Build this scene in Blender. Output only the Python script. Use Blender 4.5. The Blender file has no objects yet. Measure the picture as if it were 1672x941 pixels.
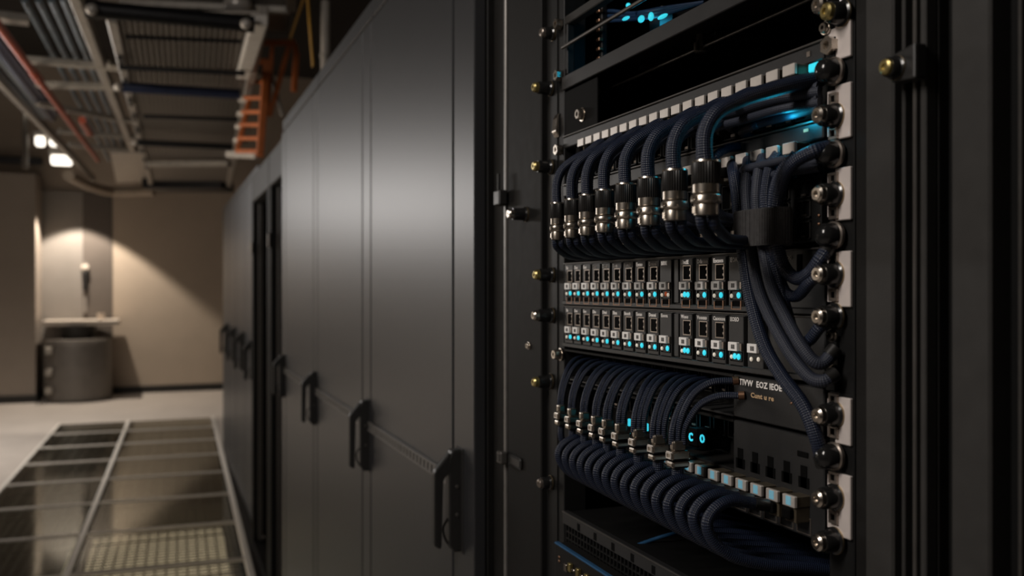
import bpy, bmesh, math, random
from mathutils import Vector, Matrix
random.seed(7)
SC = bpy.context.scene
COL = SC.collection
PI = math.pi
# ------------------------------------------------------------------ camera numbers
F, CX, HY, ZC = 1500.0, 836.0, 471.0, 1.5          # focal length (px), centre column, horizon row, eye height (m)
TH = math.atan(574.0 / F)
S_, C_ = math.sin(TH), math.cos(TH)
D = 0.475                                           # plane of the rack's faceplates

def P(px, py, x):
    """world point where the view line of a pixel meets the vertical plane X = x"""
    k = (px - CX) / F
    y = x * (C_ - k * S_) / (S_ + k * C_)
    return Vector((x, y, ZC + (HY - py) * (x * S_ + y * C_) / F))

def Q(px, py, z):
    """... meets the level Z = ZC + z"""
    t = F * z / (HY - py); k = (px - CX) / F
    return Vector((t * (S_ + k * C_), t * (C_ - k * S_), ZC + z))

def WY(px, py, Y):
    """... meets the wall plane Y"""
    k = (px - CX) / F; t = Y / (C_ - k * S_)
    return Vector((t * (S_ + k * C_), Y, ZC + (HY - py) * t / F))

# ------------------------------------------------------------------ materials
MATS = {}
def mat(name, col, rough=0.5, metal=0.0, vary=0.12, scale=40.0, emit=None, estr=0.0, spec=0.5, bump=0.0, bscale=300.0, coat=0.0, aniso=None, rv=.05):
    m = bpy.data.materials.new(name); m.use_nodes = True
    nt = m.node_tree; b = nt.nodes['Principled BSDF']
    b.inputs['Base Color'].default_value = (*col, 1); b.inputs['Roughness'].default_value = rough
    b.inputs['Metallic'].default_value = metal; b.inputs['Specular IOR Level'].default_value = spec
    if coat: b.inputs['Coat Weight'].default_value = coat
    tc = nt.nodes.new('ShaderNodeTexCoord')
    if vary:
        mp = nt.nodes.new('ShaderNodeMapping')
        if aniso: mp.inputs['Scale'].default_value = aniso
        nt.links.new(tc.outputs['Object'], mp.inputs['Vector'])
        n = nt.nodes.new('ShaderNodeTexNoise'); n.inputs['Scale'].default_value = scale; n.inputs['Detail'].default_value = 4
        nt.links.new(mp.outputs['Vector'], n.inputs['Vector'])
        r = nt.nodes.new('ShaderNodeValToRGB')
        r.color_ramp.elements[0].position = .3; r.color_ramp.elements[1].position = .7
        r.color_ramp.elements[0].color = (*[c * (1 - vary) for c in col], 1)
        r.color_ramp.elements[1].color = (*[min(1, c * (1 + vary)) for c in col], 1)
        nt.links.new(n.outputs['Fac'], r.inputs['Fac']); nt.links.new(r.outputs['Color'], b.inputs['Base Color'])
        mr = nt.nodes.new('ShaderNodeMapRange')
        mr.inputs['To Min'].default_value = max(0.02, rough - rv); mr.inputs['To Max'].default_value = min(1, rough + rv)
        nt.links.new(n.outputs['Fac'], mr.inputs['Value']); nt.links.new(mr.outputs['Result'], b.inputs['Roughness'])
    if bump:
        n2 = nt.nodes.new('ShaderNodeTexNoise'); n2.inputs['Scale'].default_value = bscale
        nt.links.new(tc.outputs['Object'], n2.inputs['Vector'])
        bp = nt.nodes.new('ShaderNodeBump'); bp.inputs['Strength'].default_value = bump; bp.inputs['Distance'].default_value = .001
        nt.links.new(n2.outputs['Fac'], bp.inputs['Height']); nt.links.new(bp.outputs['Normal'], b.inputs['Normal'])
    if emit:
        b.inputs['Emission Color'].default_value = (*emit, 1); b.inputs['Emission Strength'].default_value = estr
    MATS[name] = m
    return m

def braid(name, a, bcol, pitch=.0030, turns=14, rough=.55, bump=.55):
    """woven sleeve: two crossing helices worked out from the tube's own UV (length in metres, turn 0..1)"""
    m = bpy.data.materials.new(name); m.use_nodes = True
    nt = m.node_tree; N = nt.nodes; L = nt.links; b = N['Principled BSDF']
    uv = N.new('ShaderNodeUVMap'); sp = N.new('ShaderNodeSeparateXYZ'); L.new(uv.outputs['UV'], sp.inputs[0])
    def math_(op, x, y=None, v=None):
        n = N.new('ShaderNodeMath'); n.operation = op
        L.new(x, n.inputs[0])
        if y is not None: L.new(y, n.inputs[1])
        if v is not None: n.inputs[1].default_value = v
        return n.outputs[0]
    u = math_('MULTIPLY', sp.outputs['X'], v=2 * PI / pitch); v = math_('MULTIPLY', sp.outputs['Y'], v=2 * PI * turns)
    s1 = math_('SINE', math_('ADD', u, v)); s2 = math_('SINE', math_('SUBTRACT', u, v))
    h = math_('MULTIPLY', s1, s2)
    r = N.new('ShaderNodeValToRGB'); r.color_ramp.elements[0].position = .35; r.color_ramp.elements[1].position = .95
    r.color_ramp.elements[0].color = (*a, 1); r.color_ramp.elements[1].color = (*bcol, 1)
    h01 = math_('MULTIPLY_ADD', h, v=.5); h01.node.inputs[2].default_value = .5
    L.new(h01, r.inputs['Fac']); L.new(r.outputs['Color'], b.inputs['Base Color'])
    bp = N.new('ShaderNodeBump'); bp.inputs['Strength'].default_value = bump; bp.inputs['Distance'].default_value = .0006
    L.new(h01, bp.inputs['Height']); L.new(bp.outputs['Normal'], b.inputs['Normal'])
    b.inputs['Roughness'].default_value = rough; b.inputs['Specular IOR Level'].default_value = .45
    
    MATS[name] = m
    return m

M_CABLE = braid('navy_braid', (.0020, .0046, .0160), (.022, .034, .068), pitch=.0036, turns=11, rough=.42, bump=.8)
M_CABLE2 = braid('slate_braid', (.007, .010, .020), (.050, .058, .085), pitch=.0030, turns=10)
M_THIN = mat('blue_jacket', (.010, .030, .075), .42, 0, .15, 80)
M_FRAME = mat('black_powdercoat', (.0100, .0095, .0090), .60, 0, .10, 60, spec=.16, bump=.12, bscale=900)
M_POST = mat('charcoal_powdercoat', (.031, .0297, .028), .55, 0, .10, 50, spec=.3, bump=.15, bscale=900)
M_DARK = mat('interior_black', (.005, .005, .005), .75, 0, .1, 30, spec=.12)
M_FACE = mat('faceplate_graphite', (.0215, .0215, .022), .44, .1, .08, 60, bump=.08, bscale=800)
M_EDGE = mat('satin_edge', (.10, .093, .086), .38, .5, .1, 60)
M_EDGE2 = mat('bare_metal_edge', (.20, .19, .178), .40, .4, .1, 60)
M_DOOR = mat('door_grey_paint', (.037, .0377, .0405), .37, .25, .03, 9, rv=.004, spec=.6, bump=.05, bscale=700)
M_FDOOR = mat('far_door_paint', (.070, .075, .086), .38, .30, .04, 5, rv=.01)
M_HANDLE = mat('handle_black', (.018, .0175, .017), .42, 0, .08, 60)
M_STEEL = mat('nickel_plated_steel', (.60, .54, .47), .27, 1, .08, 90)
M_NUT = mat('brushed_collar', (.48, .43, .37), .30, 1, .12, 120)
M_BRASS = mat('brass_yellow', (.46, .37, .15), .34, .9, .1, 60)
M_EAR = mat('ear_plate_aluminium', (.76, .685, .645), .42, .25, .05, 40)
M_RAIL = mat('mounting_rail_black', (.010, .010, .010), .5, .1, .1, 60, spec=.25)
M_KNURL = mat('knurled_black', (.020, .019, .018), .42, .3, .15, 200)
M_KNOB = mat('gloss_black_knob', (.012, .012, .012), .18, 0, .05, 50)
M_PORT = mat('port_black', (.0035, .0035, .0035), .8, 0, .1, 60, spec=.06)
M_RIM = mat('port_shield', (.36, .31, .27), .34, .85, .12, 90)
M_COPPER = mat('copper_contact', (.30, .17, .105), .40, .9, .12, 90)
M_LABEL = mat('white_label', (.93, .91, .88), .55, 0, .03, 50)
M_INK = mat('grey_print', (.09, .085, .08), .6, 0, .05, 50)
M_TEXT = mat('white_print', (.92, .88, .84), .55, 0, .03, 50)
M_AMBER = mat('amber_print', (.62, .42, .24), .5, 0, .06, 50)
M_PLUG = mat('plug_shell', (.74, .69, .64), .34, .45, .06, 80)
M_PLUGB = mat('plug_body_smoke', (.120, .098, .068), .32, .45, .15, 120)
M_CYAN = mat('cyan_led', (.02, .30, .38), .3, 0, 0, emit=(.03, .47, .57), estr=1.35)
M_TINT = mat('painted_cyan_tint', (.30, .50, .56), .25, .2, 0, emit=(.03, .20, .30), estr=.55)  # cyan reflection painted as a faint glow
M_CYANG = mat('cyan_glyph', (.02, .30, .38), .3, 0, 0, emit=(.04, .55, .70), estr=1.1)
M_BLUESTRIP = mat('blue_anodised_edge', (.05, .17, .36), .32, .5, .05, 60)
M_WARMLED = mat('warm_led', (.8, .75, .68), .3, 0, 0, emit=(.9, .78, .62), estr=.35)
M_REDLED = mat('dark_red_led', (.25, .05, .02), .3, 0, 0, emit=(.5, .08, .02), estr=.35)
M_STRAP = mat('hook_and_loop_black', (.042, .040, .040), .85, 0, .25, 300, bump=.4, bscale=2500)
M_WALL = mat('beige_plaster', (.46, .385, .31), .85, 0, .04, 3, bump=.1, bscale=60)
M_WALLD = mat('taupe_plaster', (.34, .29, .245), .85, 0, .04, 3)
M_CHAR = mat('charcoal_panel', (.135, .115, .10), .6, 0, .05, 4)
M_NICHE = mat('grey_panel', (.26, .240, .220), .6, 0, .05, 4)
M_BASE = mat('baseboard_black', (.012, .011, .010), .5, 0, .1, 10)
M_FLOOR = mat('beige_floor', (.50, .455, .415), .62, 0, .06, 4)
M_CEIL = mat('dark_soffit', (.030, .027, .024), .9, 0, .15, 2)
M_GALV = mat('galvanised_steel', (.40, .37, .33), .45, .55, .15, 20)
M_GALVL = mat('pale_tray_flange', (.60, .56, .51), .45, .35, .08, 20)
M_TAN = mat('tan_tray', (.40, .325, .25), .6, .1, .08, 8)
M_TUBEB = mat('black_tube', (.010, .010, .012), .4, .2, .1, 20)
M_TUBEN = mat('navy_tube', (.012, .020, .055), .42, .1, .1, 20)
M_COND = mat('blue_grey_conduit', (.16, .20, .235), .4, .3, .15, 12)
M_RED = mat('red_pipe_paint', (.42, .085, .045), .45, 0, .12, 12)
M_ORANGE = mat('orange_ladder_paint', (.60, .17, .045), .5, 0, .15, 14)
M_YELLOW = mat('ochre_strap', (.55, .30, .05), .6, 0, .1, 14)
M_DUCT = mat('duct_sheet', (.175, .155, .135), .45, .4, .12, 6)
M_PIPE = mat('pale_pipe', (.46, .42, .37), .5, 0, .06, 10)
M_WHITEF = mat('white_flange', (.86, .82, .76), .45, .1, .05, 20)
M_LAMP = mat('lamp_lens', (1, .95, .88), .4, 0, 0, emit=(1, .92, .80), estr=2.2)
M_GRATE = mat('grating_steel', (.07, .07, .058), .6, .2, .12, 20)
M_RIBS = mat('tray_ribs', (.36, .325, .285), .5, .25, .1, 10)
M_WHITE = mat('counter_white', (.62, .55, .48), .5, 0, .04, 10)
M_DRUM = mat('drum_grey', (.20, .18, .16), .5, .2, .08, 8)

def glass():
    m = bpy.data.materials.new('floor_glass'); m.use_nodes = True
    nt = m.node_tree; N = nt.nodes; L = nt.links
    for n in list(N): N.remove(n)
    out = N.new('ShaderNodeOutputMaterial'); mix = N.new('ShaderNodeMixShader')
    tr = N.new('ShaderNodeBsdfTransparent'); tr.inputs[0].default_value = (.85, .84, .80, 1)
    gl = N.new('ShaderNodeBsdfGlossy'); gl.inputs['Roughness'].default_value = .09; gl.inputs['Color'].default_value = (.92, .95, .92, 1)
    fr = N.new('ShaderNodeFresnel'); fr.inputs['IOR'].default_value = 1.5
    no = N.new('ShaderNodeTexNoise'); no.inputs['Scale'].default_value = 3
    mr = N.new('ShaderNodeMapRange'); mr.inputs['To Min'].default_value = .06; mr.inputs['To Max'].default_value = .13
    L.new(no.outputs['Fac'], mr.inputs['Value']); L.new(mr.outputs['Result'], gl.inputs['Roughness'])
    # light leaving the pane again passes straight on (thin sheet: no total reflection inside it)
    ge = N.new('ShaderNodeNewGeometry'); inv = N.new('ShaderNodeMath'); inv.operation = 'SUBTRACT'; inv.inputs[0].default_value = 1
    L.new(ge.outputs['Backfacing'], inv.inputs[1]); mu = N.new('ShaderNodeMath'); mu.operation = 'MULTIPLY'
    L.new(fr.outputs[0], mu.inputs[0]); L.new(inv.outputs[0], mu.inputs[1])
    L.new(mu.outputs[0], mix.inputs[0]); L.new(tr.outputs[0], mix.inputs[1]); L.new(gl.outputs[0], mix.inputs[2])
    L.new(mix.outputs[0], out.inputs[0]); MATS['floor_glass'] = m
    return m
M_GLASS = glass()

# ------------------------------------------------------------------ mesh builder
class MB:
    def __init__(s):
        s.bm = bmesh.new(); s.uv = s.bm.loops.layers.uv.new('UVMap'); s.mi = 0
    def _box(s, pts, bev, seg):
        vs = [s.bm.verts.new(p) for p in pts]
        fs = [s.bm.faces.new([vs[i] for i in q]) for q in ((0, 1, 3, 2), (4, 6, 7, 5), (0, 4, 5, 1), (2, 3, 7, 6), (0, 2, 6, 4), (1, 5, 7, 3))]
        for f in fs: f.material_index = s.mi
        if bev:
            es = list({e for f in fs for e in f.edges})
            r = bmesh.ops.bevel(s.bm, geom=es, offset=bev, segments=seg, affect='EDGES', profile=.5)
            for f in r['faces']: f.material_index = s.mi; f.smooth = False
        return s
    def box(s, x0, x1, y0, y1, z0, z1, bev=0, seg=1):
        return s._box([(x, y, z) for x in (x0, x1) for y in (y0, y1) for z in (z0, z1)], bev, seg)
    def bar(s, a, b, w, h, up=(0, 0, 1), bev=0, seg=1):
        """a square bar from a to b, w wide (across), h tall (along up)"""
        a, b = Vector(a), Vector(b); d = (b - a).normalized(); up = Vector(up)
        sd = d.cross(up)
        if sd.length < 1e-5: sd = d.cross(Vector((1, 0, 0)))
        sd.normalize(); u = sd.cross(d).normalized()
        pts = [p + sd * i * w / 2 + u * j * h / 2 for p in (a, b) for i in (-1, 1) for j in (-1, 1)]
        return s._box(pts, bev, seg)
    def prism(s, poly, vec, bev=0):
        """polygon (3-D points) pushed along vec"""
        vec = Vector(vec); n = len(poly)
        a = [s.bm.verts.new(p) for p in poly]; b = [s.bm.verts.new(Vector(p) + vec) for p in poly]
        fs = [s.bm.faces.new(a), s.bm.faces.new(b[::-1])]
        for i in range(n): fs.append(s.bm.faces.new([a[i], b[i], b[(i + 1) % n], a[(i + 1) % n]]))
        for f in fs: f.material_index = s.mi
        if bev:
            es = list({e for f in fs for e in f.edges})
            r = bmesh.ops.bevel(s.bm, geom=es, offset=bev, segments=2, affect='EDGES', profile=.5)
            for f in r['faces']: f.material_index = s.mi
        return s
    def sweep(s, pts, rad, seg=14, caps=True, flat=None):
        pts = [Vector(p) for p in pts]; n = len(pts)
        rads = rad if isinstance(rad, (list, tuple)) else [rad] * n
        tans = [(pts[min(i + 1, n - 1)] - pts[max(i - 1, 0)]).normalized() for i in range(n)]
        t0 = tans[0]; ref = Vector((0, 0, 1)) if abs(t0.z) < .9 else Vector((0, 1, 0))
        nrm = (ref - t0 * ref.dot(t0)).normalized(); rings = []; ln = 0; lens = []
        for i in range(n):
            if i:
                nrm = nrm - tans[i] * nrm.dot(tans[i])
                nrm.normalize(); ln += (pts[i] - pts[i - 1]).length
            bi = tans[i].cross(nrm); lens.append(ln)
            rings.append([s.bm.verts.new(pts[i] + (nrm * math.cos(2 * PI * j / seg) + bi * math.sin(2 * PI * j / seg)) * rads[i]) for j in range(seg)])
        for i in range(n - 1):
            for j in range(seg):
                k = (j + 1) % seg
                f = s.bm.faces.new([rings[i][j], rings[i][k], rings[i + 1][k], rings[i + 1][j]]); f.material_index = s.mi; f.smooth = True
                for lp, uv in zip(f.loops, ((lens[i], j / seg), (lens[i], (j + 1) / seg), (lens[i + 1], (j + 1) / seg), (lens[i + 1], j / seg))): lp[s.uv].uv = uv
        if caps:
            for r in (rings[0][::-1], rings[-1]):
                f = s.bm.faces.new(r); f.material_index = s.mi
        return s
    def lathe(s, o, axis, prof, seg=28, knurl=None, caps=True):
        """prof = (distance along axis, radius) list; knurl=(i0,i1,depth) ribs the rings i0..i1"""
        o, ax = Vector(o), Vector(axis).normalized()
        ref = Vector((0, 0, 1)) if abs(ax.z) < .9 else Vector((0, 1, 0))
        a = (ref - ax * ref.dot(ax)).normalized(); b = ax.cross(a); rings = []
        for i, (h, r) in enumerate(prof):
            ring = []
            for j in range(seg):
                rr = r
                if knurl and knurl[0] <= i <= knurl[1] and j % 2: rr -= knurl[2]
                t = 2 * PI * j / seg
                ring.append(s.bm.verts.new(o + ax * h + (a * math.cos(t) + b * math.sin(t)) * rr))
            rings.append(ring)
        for i in range(len(rings) - 1):
            for j in range(seg):
                k = (j + 1) % seg
                f = s.bm.faces.new([rings[i][j], rings[i][k], rings[i + 1][k], rings[i + 1][j]]); f.material_index = s.mi; f.smooth = True
        if caps:
            for r in (rings[0][::-1], rings[-1]):
                f = s.bm.faces.new(r); f.material_index = s.mi
        return s
    def cyl(s, a, b, r, seg=20):
        a, b = Vector(a), Vector(b)
        return s.lathe(a, b - a, [(0, r), ((b - a).length, r)], seg)
    def ball(s, c, rx, ry, rz, u=14, v=8):
        r = bmesh.ops.create_uvsphere(s.bm, u_segments=u, v_segments=v, radius=1, matrix=Matrix.Translation(c) @ Matrix.Diagonal((rx, ry, rz, 1)))
        for v_ in r['verts']:
            for f in v_.link_faces: f.material_index = s.mi; f.smooth = True
        return s
    def mesh(s, name, mats, angle=38):
        bmesh.ops.recalc_face_normals(s.bm, faces=s.bm.faces)
        me = bpy.data.meshes.new(name); s.bm.to_mesh(me); s.bm.free()
        for m in (mats if isinstance(mats, (list, tuple)) else [mats]): me.materials.append(m)
        fl = [p.use_smooth for p in me.polygons]
        me.set_sharp_from_angle(angle=math.radians(angle)); me.polygons.foreach_set('use_smooth', fl)
        return me

def wloc(o):
    v = Vector(o.location)
    while o.parent is not None:
        o = o.parent; v = v + Vector(o.location)
    return v

def props(o, label=None, cat=None, group=None, kind=None):
    if label: o['label'] = label
    if cat: o['category'] = cat
    if group: o['group'] = group
    if kind: o['kind'] = kind
    return o

def thing(name, loc, label, cat, group=None, kind=None):
    o = bpy.data.objects.new(name, None); COL.objects.link(o); o.location = loc; o.empty_display_size = .02
    return props(o, label, cat, group, kind)

def part(name, mb, m, parent, label=None, kind=None):
    """mesh given in world coordinates, kept under its parent"""
    me = mb.mesh(name, m); me.transform(Matrix.Translation(-wloc(parent)))
    o = bpy.data.objects.new(name, me); COL.objects.link(o); o.parent = parent
    return props(o, label, None, None, kind)

def inst(name, me, parent, loc, label=None):
    """shared mesh (local coordinates) placed at a world location under parent"""
    o = bpy.data.objects.new(name, me); COL.objects.link(o); o.parent = parent
    o.location = Vector(loc) - wloc(parent)
    if label: o['label'] = label
    return o

def solo(name, mb, m, label, cat, group=None, kind=None):
    me = mb.mesh(name, m)
    n = len(me.vertices); c = Vector((0, 0, 0)); zmin = 1e9
    for v in me.vertices: c += v.co; zmin = min(zmin, v.co.z)
    c /= n; c.z = zmin
    me.transform(Matrix.Translation(-c))
    o = bpy.data.objects.new(name, me); COL.objects.link(o); o.location = c
    return props(o, label, cat, group, kind)

def struct(name, mb, m):
    return solo(name, mb, m, None, None, None, 'structure')

def copy_tree(o, parent=None):
    c = o.copy(); COL.objects.link(c); c.parent = parent
    for ch in list(o.children): copy_tree(ch, c)
    return c

def spline(pts, n=10):
    """centripetal Catmull-Rom through the points"""
    p = [Vector(q) for q in pts]
    p = [p[0] * 2 - p[1]] + p + [p[-1] * 2 - p[-2]]; out = []
    for i in range(1, len(p) - 2):
        t = [0]
        for a, b in ((i - 1, i), (i, i + 1), (i + 1, i + 2)): t.append(t[-1] + max((p[b] - p[a]).length, 1e-6) ** .5)
        for s in range(n):
            u = t[1] + (t[2] - t[1]) * s / n
            q = [p[i - 1], p[i], p[i + 1], p[i + 2]]
            a = [q[j] * ((t[j + 1] - u) / (t[j + 1] - t[j])) + q[j + 1] * ((u - t[j]) / (t[j + 1] - t[j])) for j in range(3)]
            b = [a[j] * ((t[j + 2] - u) / (t[j + 2] - t[j])) + a[j + 1] * ((u - t[j]) / (t[j + 2] - t[j])) for j in range(2)]
            out.append(b[0] * ((t[2] - u) / (t[2] - t[1])) + b[1] * ((u - t[1]) / (t[2] - t[1])))
    out.append(p[-2])
    return out

ORD = ['first', 'second', 'third', 'fourth', 'fifth', 'sixth', 'seventh', 'eighth', 'ninth', 'tenth', 'eleventh', 'twelfth',
       'thirteenth', 'fourteenth', 'fifteenth', 'sixteenth', 'seventeenth', 'eighteenth', 'nineteenth', 'twentieth']

FACE = Matrix(((0, 0, -1, 0), (-1, 0, 0, 0), (0, 1, 0, 0), (0, 0, 0, 1)))   # text reads along -Y, stands on Z, faces -X
def text_mesh(body, size, m, squeeze=1.0, ext=.00012):
    cu = bpy.data.curves.new('lettering', 'FONT'); cu.body = body; cu.size = size; cu.extrude = ext
    cu.align_x = 'LEFT'; cu.space_character = 1.06; cu.offset = size * .03; cu.resolution_u = 2
    o = bpy.data.objects.new('lettering', cu); COL.objects.link(o)
    dg = bpy.context.evaluated_depsgraph_get(); dg.update()
    me = bpy.data.meshes.new_from_object(o.evaluated_get(dg))
    bpy.data.objects.remove(o); bpy.data.curves.remove(cu)
    me.materials.clear(); me.materials.append(m)
    me.transform(FACE @ Matrix.Diagonal((squeeze, 1, 1, 1)))
    return me

Z = lambda z: ZC + z
ZTOP = Z(.665)

# =================================================================== THE ROOM
YW = 14.2
# walkway lines (they run very slightly askew to the cabinets)
wx = lambda x0, y: x0 + .02 * (y - 5)
XR, XM, XL = .445, -.46, -1.16
Y0, Y1 = 2.6, 11.2
def quad_slab(pts, t):
    return MB().prism([Vector((x, y, 0)) for x, y in pts], (0, 0, -t))
struct('floor', quad_slab([(-7, -3), (wx(XL, -3), -3), (wx(XL, 20), 20), (-7, 20)], .1)
       .prism([Vector((x, y, 0)) for x, y in [(wx(XR, -3), -3), (6, -3), (6, 20), (wx(XR, 20), 20)]], (0, 0, -.1))
       .prism([Vector((x, y, 0)) for x, y in [(wx(XL, Y1), Y1), (wx(XR, Y1), Y1), (wx(XR, 20), 20), (wx(XL, 20), 20)]], (0, 0, -.1))
       .prism([Vector((x, y, 0)) for x, y in [(wx(XL, -3), -3), (wx(XR, -3), -3), (wx(XR, Y0), Y0), (wx(XL, Y0), Y0)]], (0, 0, -.1)), M_FLOOR)
struct('floor_pit', MB().box(-1.5, .9, Y0 - .1, Y1 + .2, -.50, -.46)
       .box(-1.5, -1.42, Y0 - .1, Y1 + .2, -.46, -.11).box(.82, .9, Y0 - .1, Y1 + .2, -.46, -.11)
       .box(-1.5, .9, Y1 + .2, Y1 + .28, -.46, -.11), M_DARK)
struct('ceiling', MB().box(-7, 6, -3, 20, Z(3.2), Z(3.35)), M_CEIL)
# end wall, niche and the block at the left
struct('wall_far', MB().box(-7, 6, YW, YW + .2, 0, Z(3.2)), M_WALL)
nx0, nx1, nx2 = -1.532, WY(135, 500, YW - .06).x, WY(183, 500, YW - .06).x
struct('trim_1', MB().box(nx0, nx1, YW - .06, YW, 0, Z(1.35)), M_NICHE)
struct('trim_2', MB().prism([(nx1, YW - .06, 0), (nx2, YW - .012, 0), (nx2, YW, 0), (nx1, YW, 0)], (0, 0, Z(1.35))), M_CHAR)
struct('wall_left', MB().box(-7, -1.532, 13.5, YW, 0, Z(1.5)), M_WALLD)
struct('wall_side', MB().box(-7.1, -7, -3, 20, 0, Z(3.2)), M_WALL)
struct('wall_rear', MB().box(-7, 6, -3.1, -3, 0, Z(3.2)), M_WALLD)
struct('wall_right', MB().box(5.9, 6.0, -3, 20, 0, Z(3.2)), M_WALLD)
struct('baseboard_far', MB().box(nx2 + .01, 6, YW - .02, YW - .001, 0, .10, .004), M_BASE)
struct('baseboard_left', MB().box(-7, -1.512, 13.478, 13.499, 0, .10, .004).box(-1.531, -1.511, 13.5, YW - .06, 0, .10, .004), M_BASE)

# black beam under the left block
solo('ceiling_beam', MB().bar((-6.5, 13.35, Z(1.65)), (WY(70, 270, 13.35).x, 13.35, Z(1.65)), .12, .09, bev=.006), M_TUBEB,
     'black horizontal beam high on the far left wall under the lamps', 'beam')

# counter with drum pedestal in the niche
def counter():
    c = WY(128, 600, 13.75); c.z = 0
    t = thing('niche_counter', c, 'pale counter shelf on a grey drum pedestal in the lit niche', 'counter')
    a, b = WY(73, 525, 13.85).x, WY(195, 525, 13.85).x
    part('countertop', MB().box(a, b, 13.50, 14.12, Z(-.50), Z(-.43), .008, 2), M_WHITE, t)
    part('drum_pedestal', MB().lathe((c.x, 13.70, 0), (0, 0, 1), [(0, .40), (.02, .42), (.80, .42), (.82, .41)], 48), M_DRUM, t)
    part('support_ring', MB().lathe((c.x, 13.70, Z(-.68)), (0, 0, 1), [(0, .20), (.18, .24)], 40), M_BASE, t)
    for z in (-1.38, -1.14, -.86):
        part('pedestal_bracket', MB().box(a + .06, a + .14, 13.30, 13.36, Z(z), Z(z + .09), .006), M_GALV, t)
counter()
def dispenser():
    c = WY(139, 440, 14.08)
    t = thing('wall_dispenser', (c.x, 14.08, Z(-.02)), 'small dark dispenser with a pale cap on the niche wall above the counter', 'dispenser')
    part('body', MB().box(c.x - .035, c.x + .035, 14.06, 14.13, Z(-.03), Z(.24), .015, 2), M_BASE, t)
    part('cap', MB().box(c.x - .05, c.x + .05, 14.05, 14.13, Z(.25), Z(.33), .02, 2), M_WHITE, t)
    part('wall_plate', MB().box(c.x - .02, c.x + .02, 14.10, 14.14, Z(-.34), Z(.36), .004), M_NICHE, t)
dispenser()
b = WY(165, 520, 13.8)
solo('cup', MB().lathe((b.x, 13.78, Z(-.429)), (0, 0, 1), [(0, .035), (.012, .045), (.09, .05), (.09, .045), (.02, .04)], 20), M_WHITE,
     'small pale cup standing on the niche counter', 'cup')

# =================================================================== THE GLASS WALKWAY
def walkway():
    t = thing('walkway_frame', (wx(XM, 7), 7, 0), 'pale steel frame of rails and crossbars round the glass floor panes', 'floor frame')
    for x0, w in ((XL, .03), (XM, .034), (XR, .036)):
        part('rail', MB().bar((wx(x0, Y0), Y0, .004), (wx(x0, Y1), Y1, .004), w, .02, bev=.004), M_WHITEF, t)
    ys = [8.72 + .86 * i for i in range(-7, 3)]
    for y in ys:
        sk = .02
        part('crossbar', MB().bar((wx(XL, y), y + sk * .8, .004), (wx(XR, y), y - sk * .8, .004), .032, .014, bev=.003), M_GALVL, t)
    return [Y0] + [y for y in ys if Y0 + .1 < y < Y1 - .1] + [Y1]
YS = walkway()
names = ['nearest the camera', 'second from the camera', 'third from the camera', 'fourth from the camera', 'fifth from the camera', 'sixth from the camera',
         'seventh from the camera', 'eighth from the camera', 'ninth from the camera', 'tenth from the camera', 'farthest from the camera']
vis = [i for i in range(len(YS) - 1) if YS[i + 1] > 4.6]
for col, (xa, xb) in (('left', (XL + .02, XM - .03)), ('right', (XM + .03, XR - .032))):
    for n, i in enumerate(vis):
        a, c = YS[i] + .018, YS[i + 1] - .018
        row = names[n] if n < len(vis) - 1 else 'farthest from the camera'
        side = 'wide column beside the cabinets' if col == 'right' else 'narrow column beside the beige floor'
        t = thing('glass_floor_panel', (wx((xa + xb) / 2, (a + c) / 2), (a + c) / 2, -.012),
                  f'glass floor pane in the {side}, {row}', 'floor panel', 'glass floor panes of the walkway')
        part('glass_pane', MB().prism([(wx(xa, a), a, .004), (wx(xb, a), a, .004), (wx(xb, c), c, .004), (wx(xa, c), c, .004)], (0, 0, -.012)), M_GLASS, t)
        g = MB()
        near = n < 3
        sp = .055 if near else .09
        k = int((c - a) / sp)
        for j in range(k + 1):
            y = a + (c - a) * j / k
            g.bar((wx(xa, y), y, -.07), (wx(xb, y), y, -.07), .009, .007)
        k = int((xb - xa) / sp)
        for j in range(k + 1):
            x = xa + (xb - xa) * j / k
            g.bar((wx(x, a), a, -.07), (wx(x, c), c, -.07), .009, .007)
        part('grating', g, M_GRATE, t)
struct('trim_3', MB().prism([(wx(XR, 2.0) + .0185, 2.0, 0), (.56, 2.0, 0), (.56, 9.0, 0), (wx(XR, 9.0) + .0185, 9.0, 0)], (0, 0, .0035)), M_BASE)
t = thing('added_underfloor_glow', (-.05, 5.8, -.20), 'added pale cream light panel glowing under the gratings of the glass floor nearest the camera', 'glowing sheet')  # glowing sheet added to brighten the floor grid; no lamp known here
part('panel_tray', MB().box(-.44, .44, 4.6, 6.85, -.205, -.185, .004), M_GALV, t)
part('glow_sheet', MB().box(-.42, .40, 4.65, 6.75, -.1849, -.180, .002), mat('cream_glow', (.6, .56, .42), .6, 0, .05, 4, emit=(.74, .62, .44), estr=.85), t)
# =================================================================== CEILING SERVICES
def line(mb, p, q, r, seg=12): return mb.cyl(p, q, r, seg)

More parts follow.
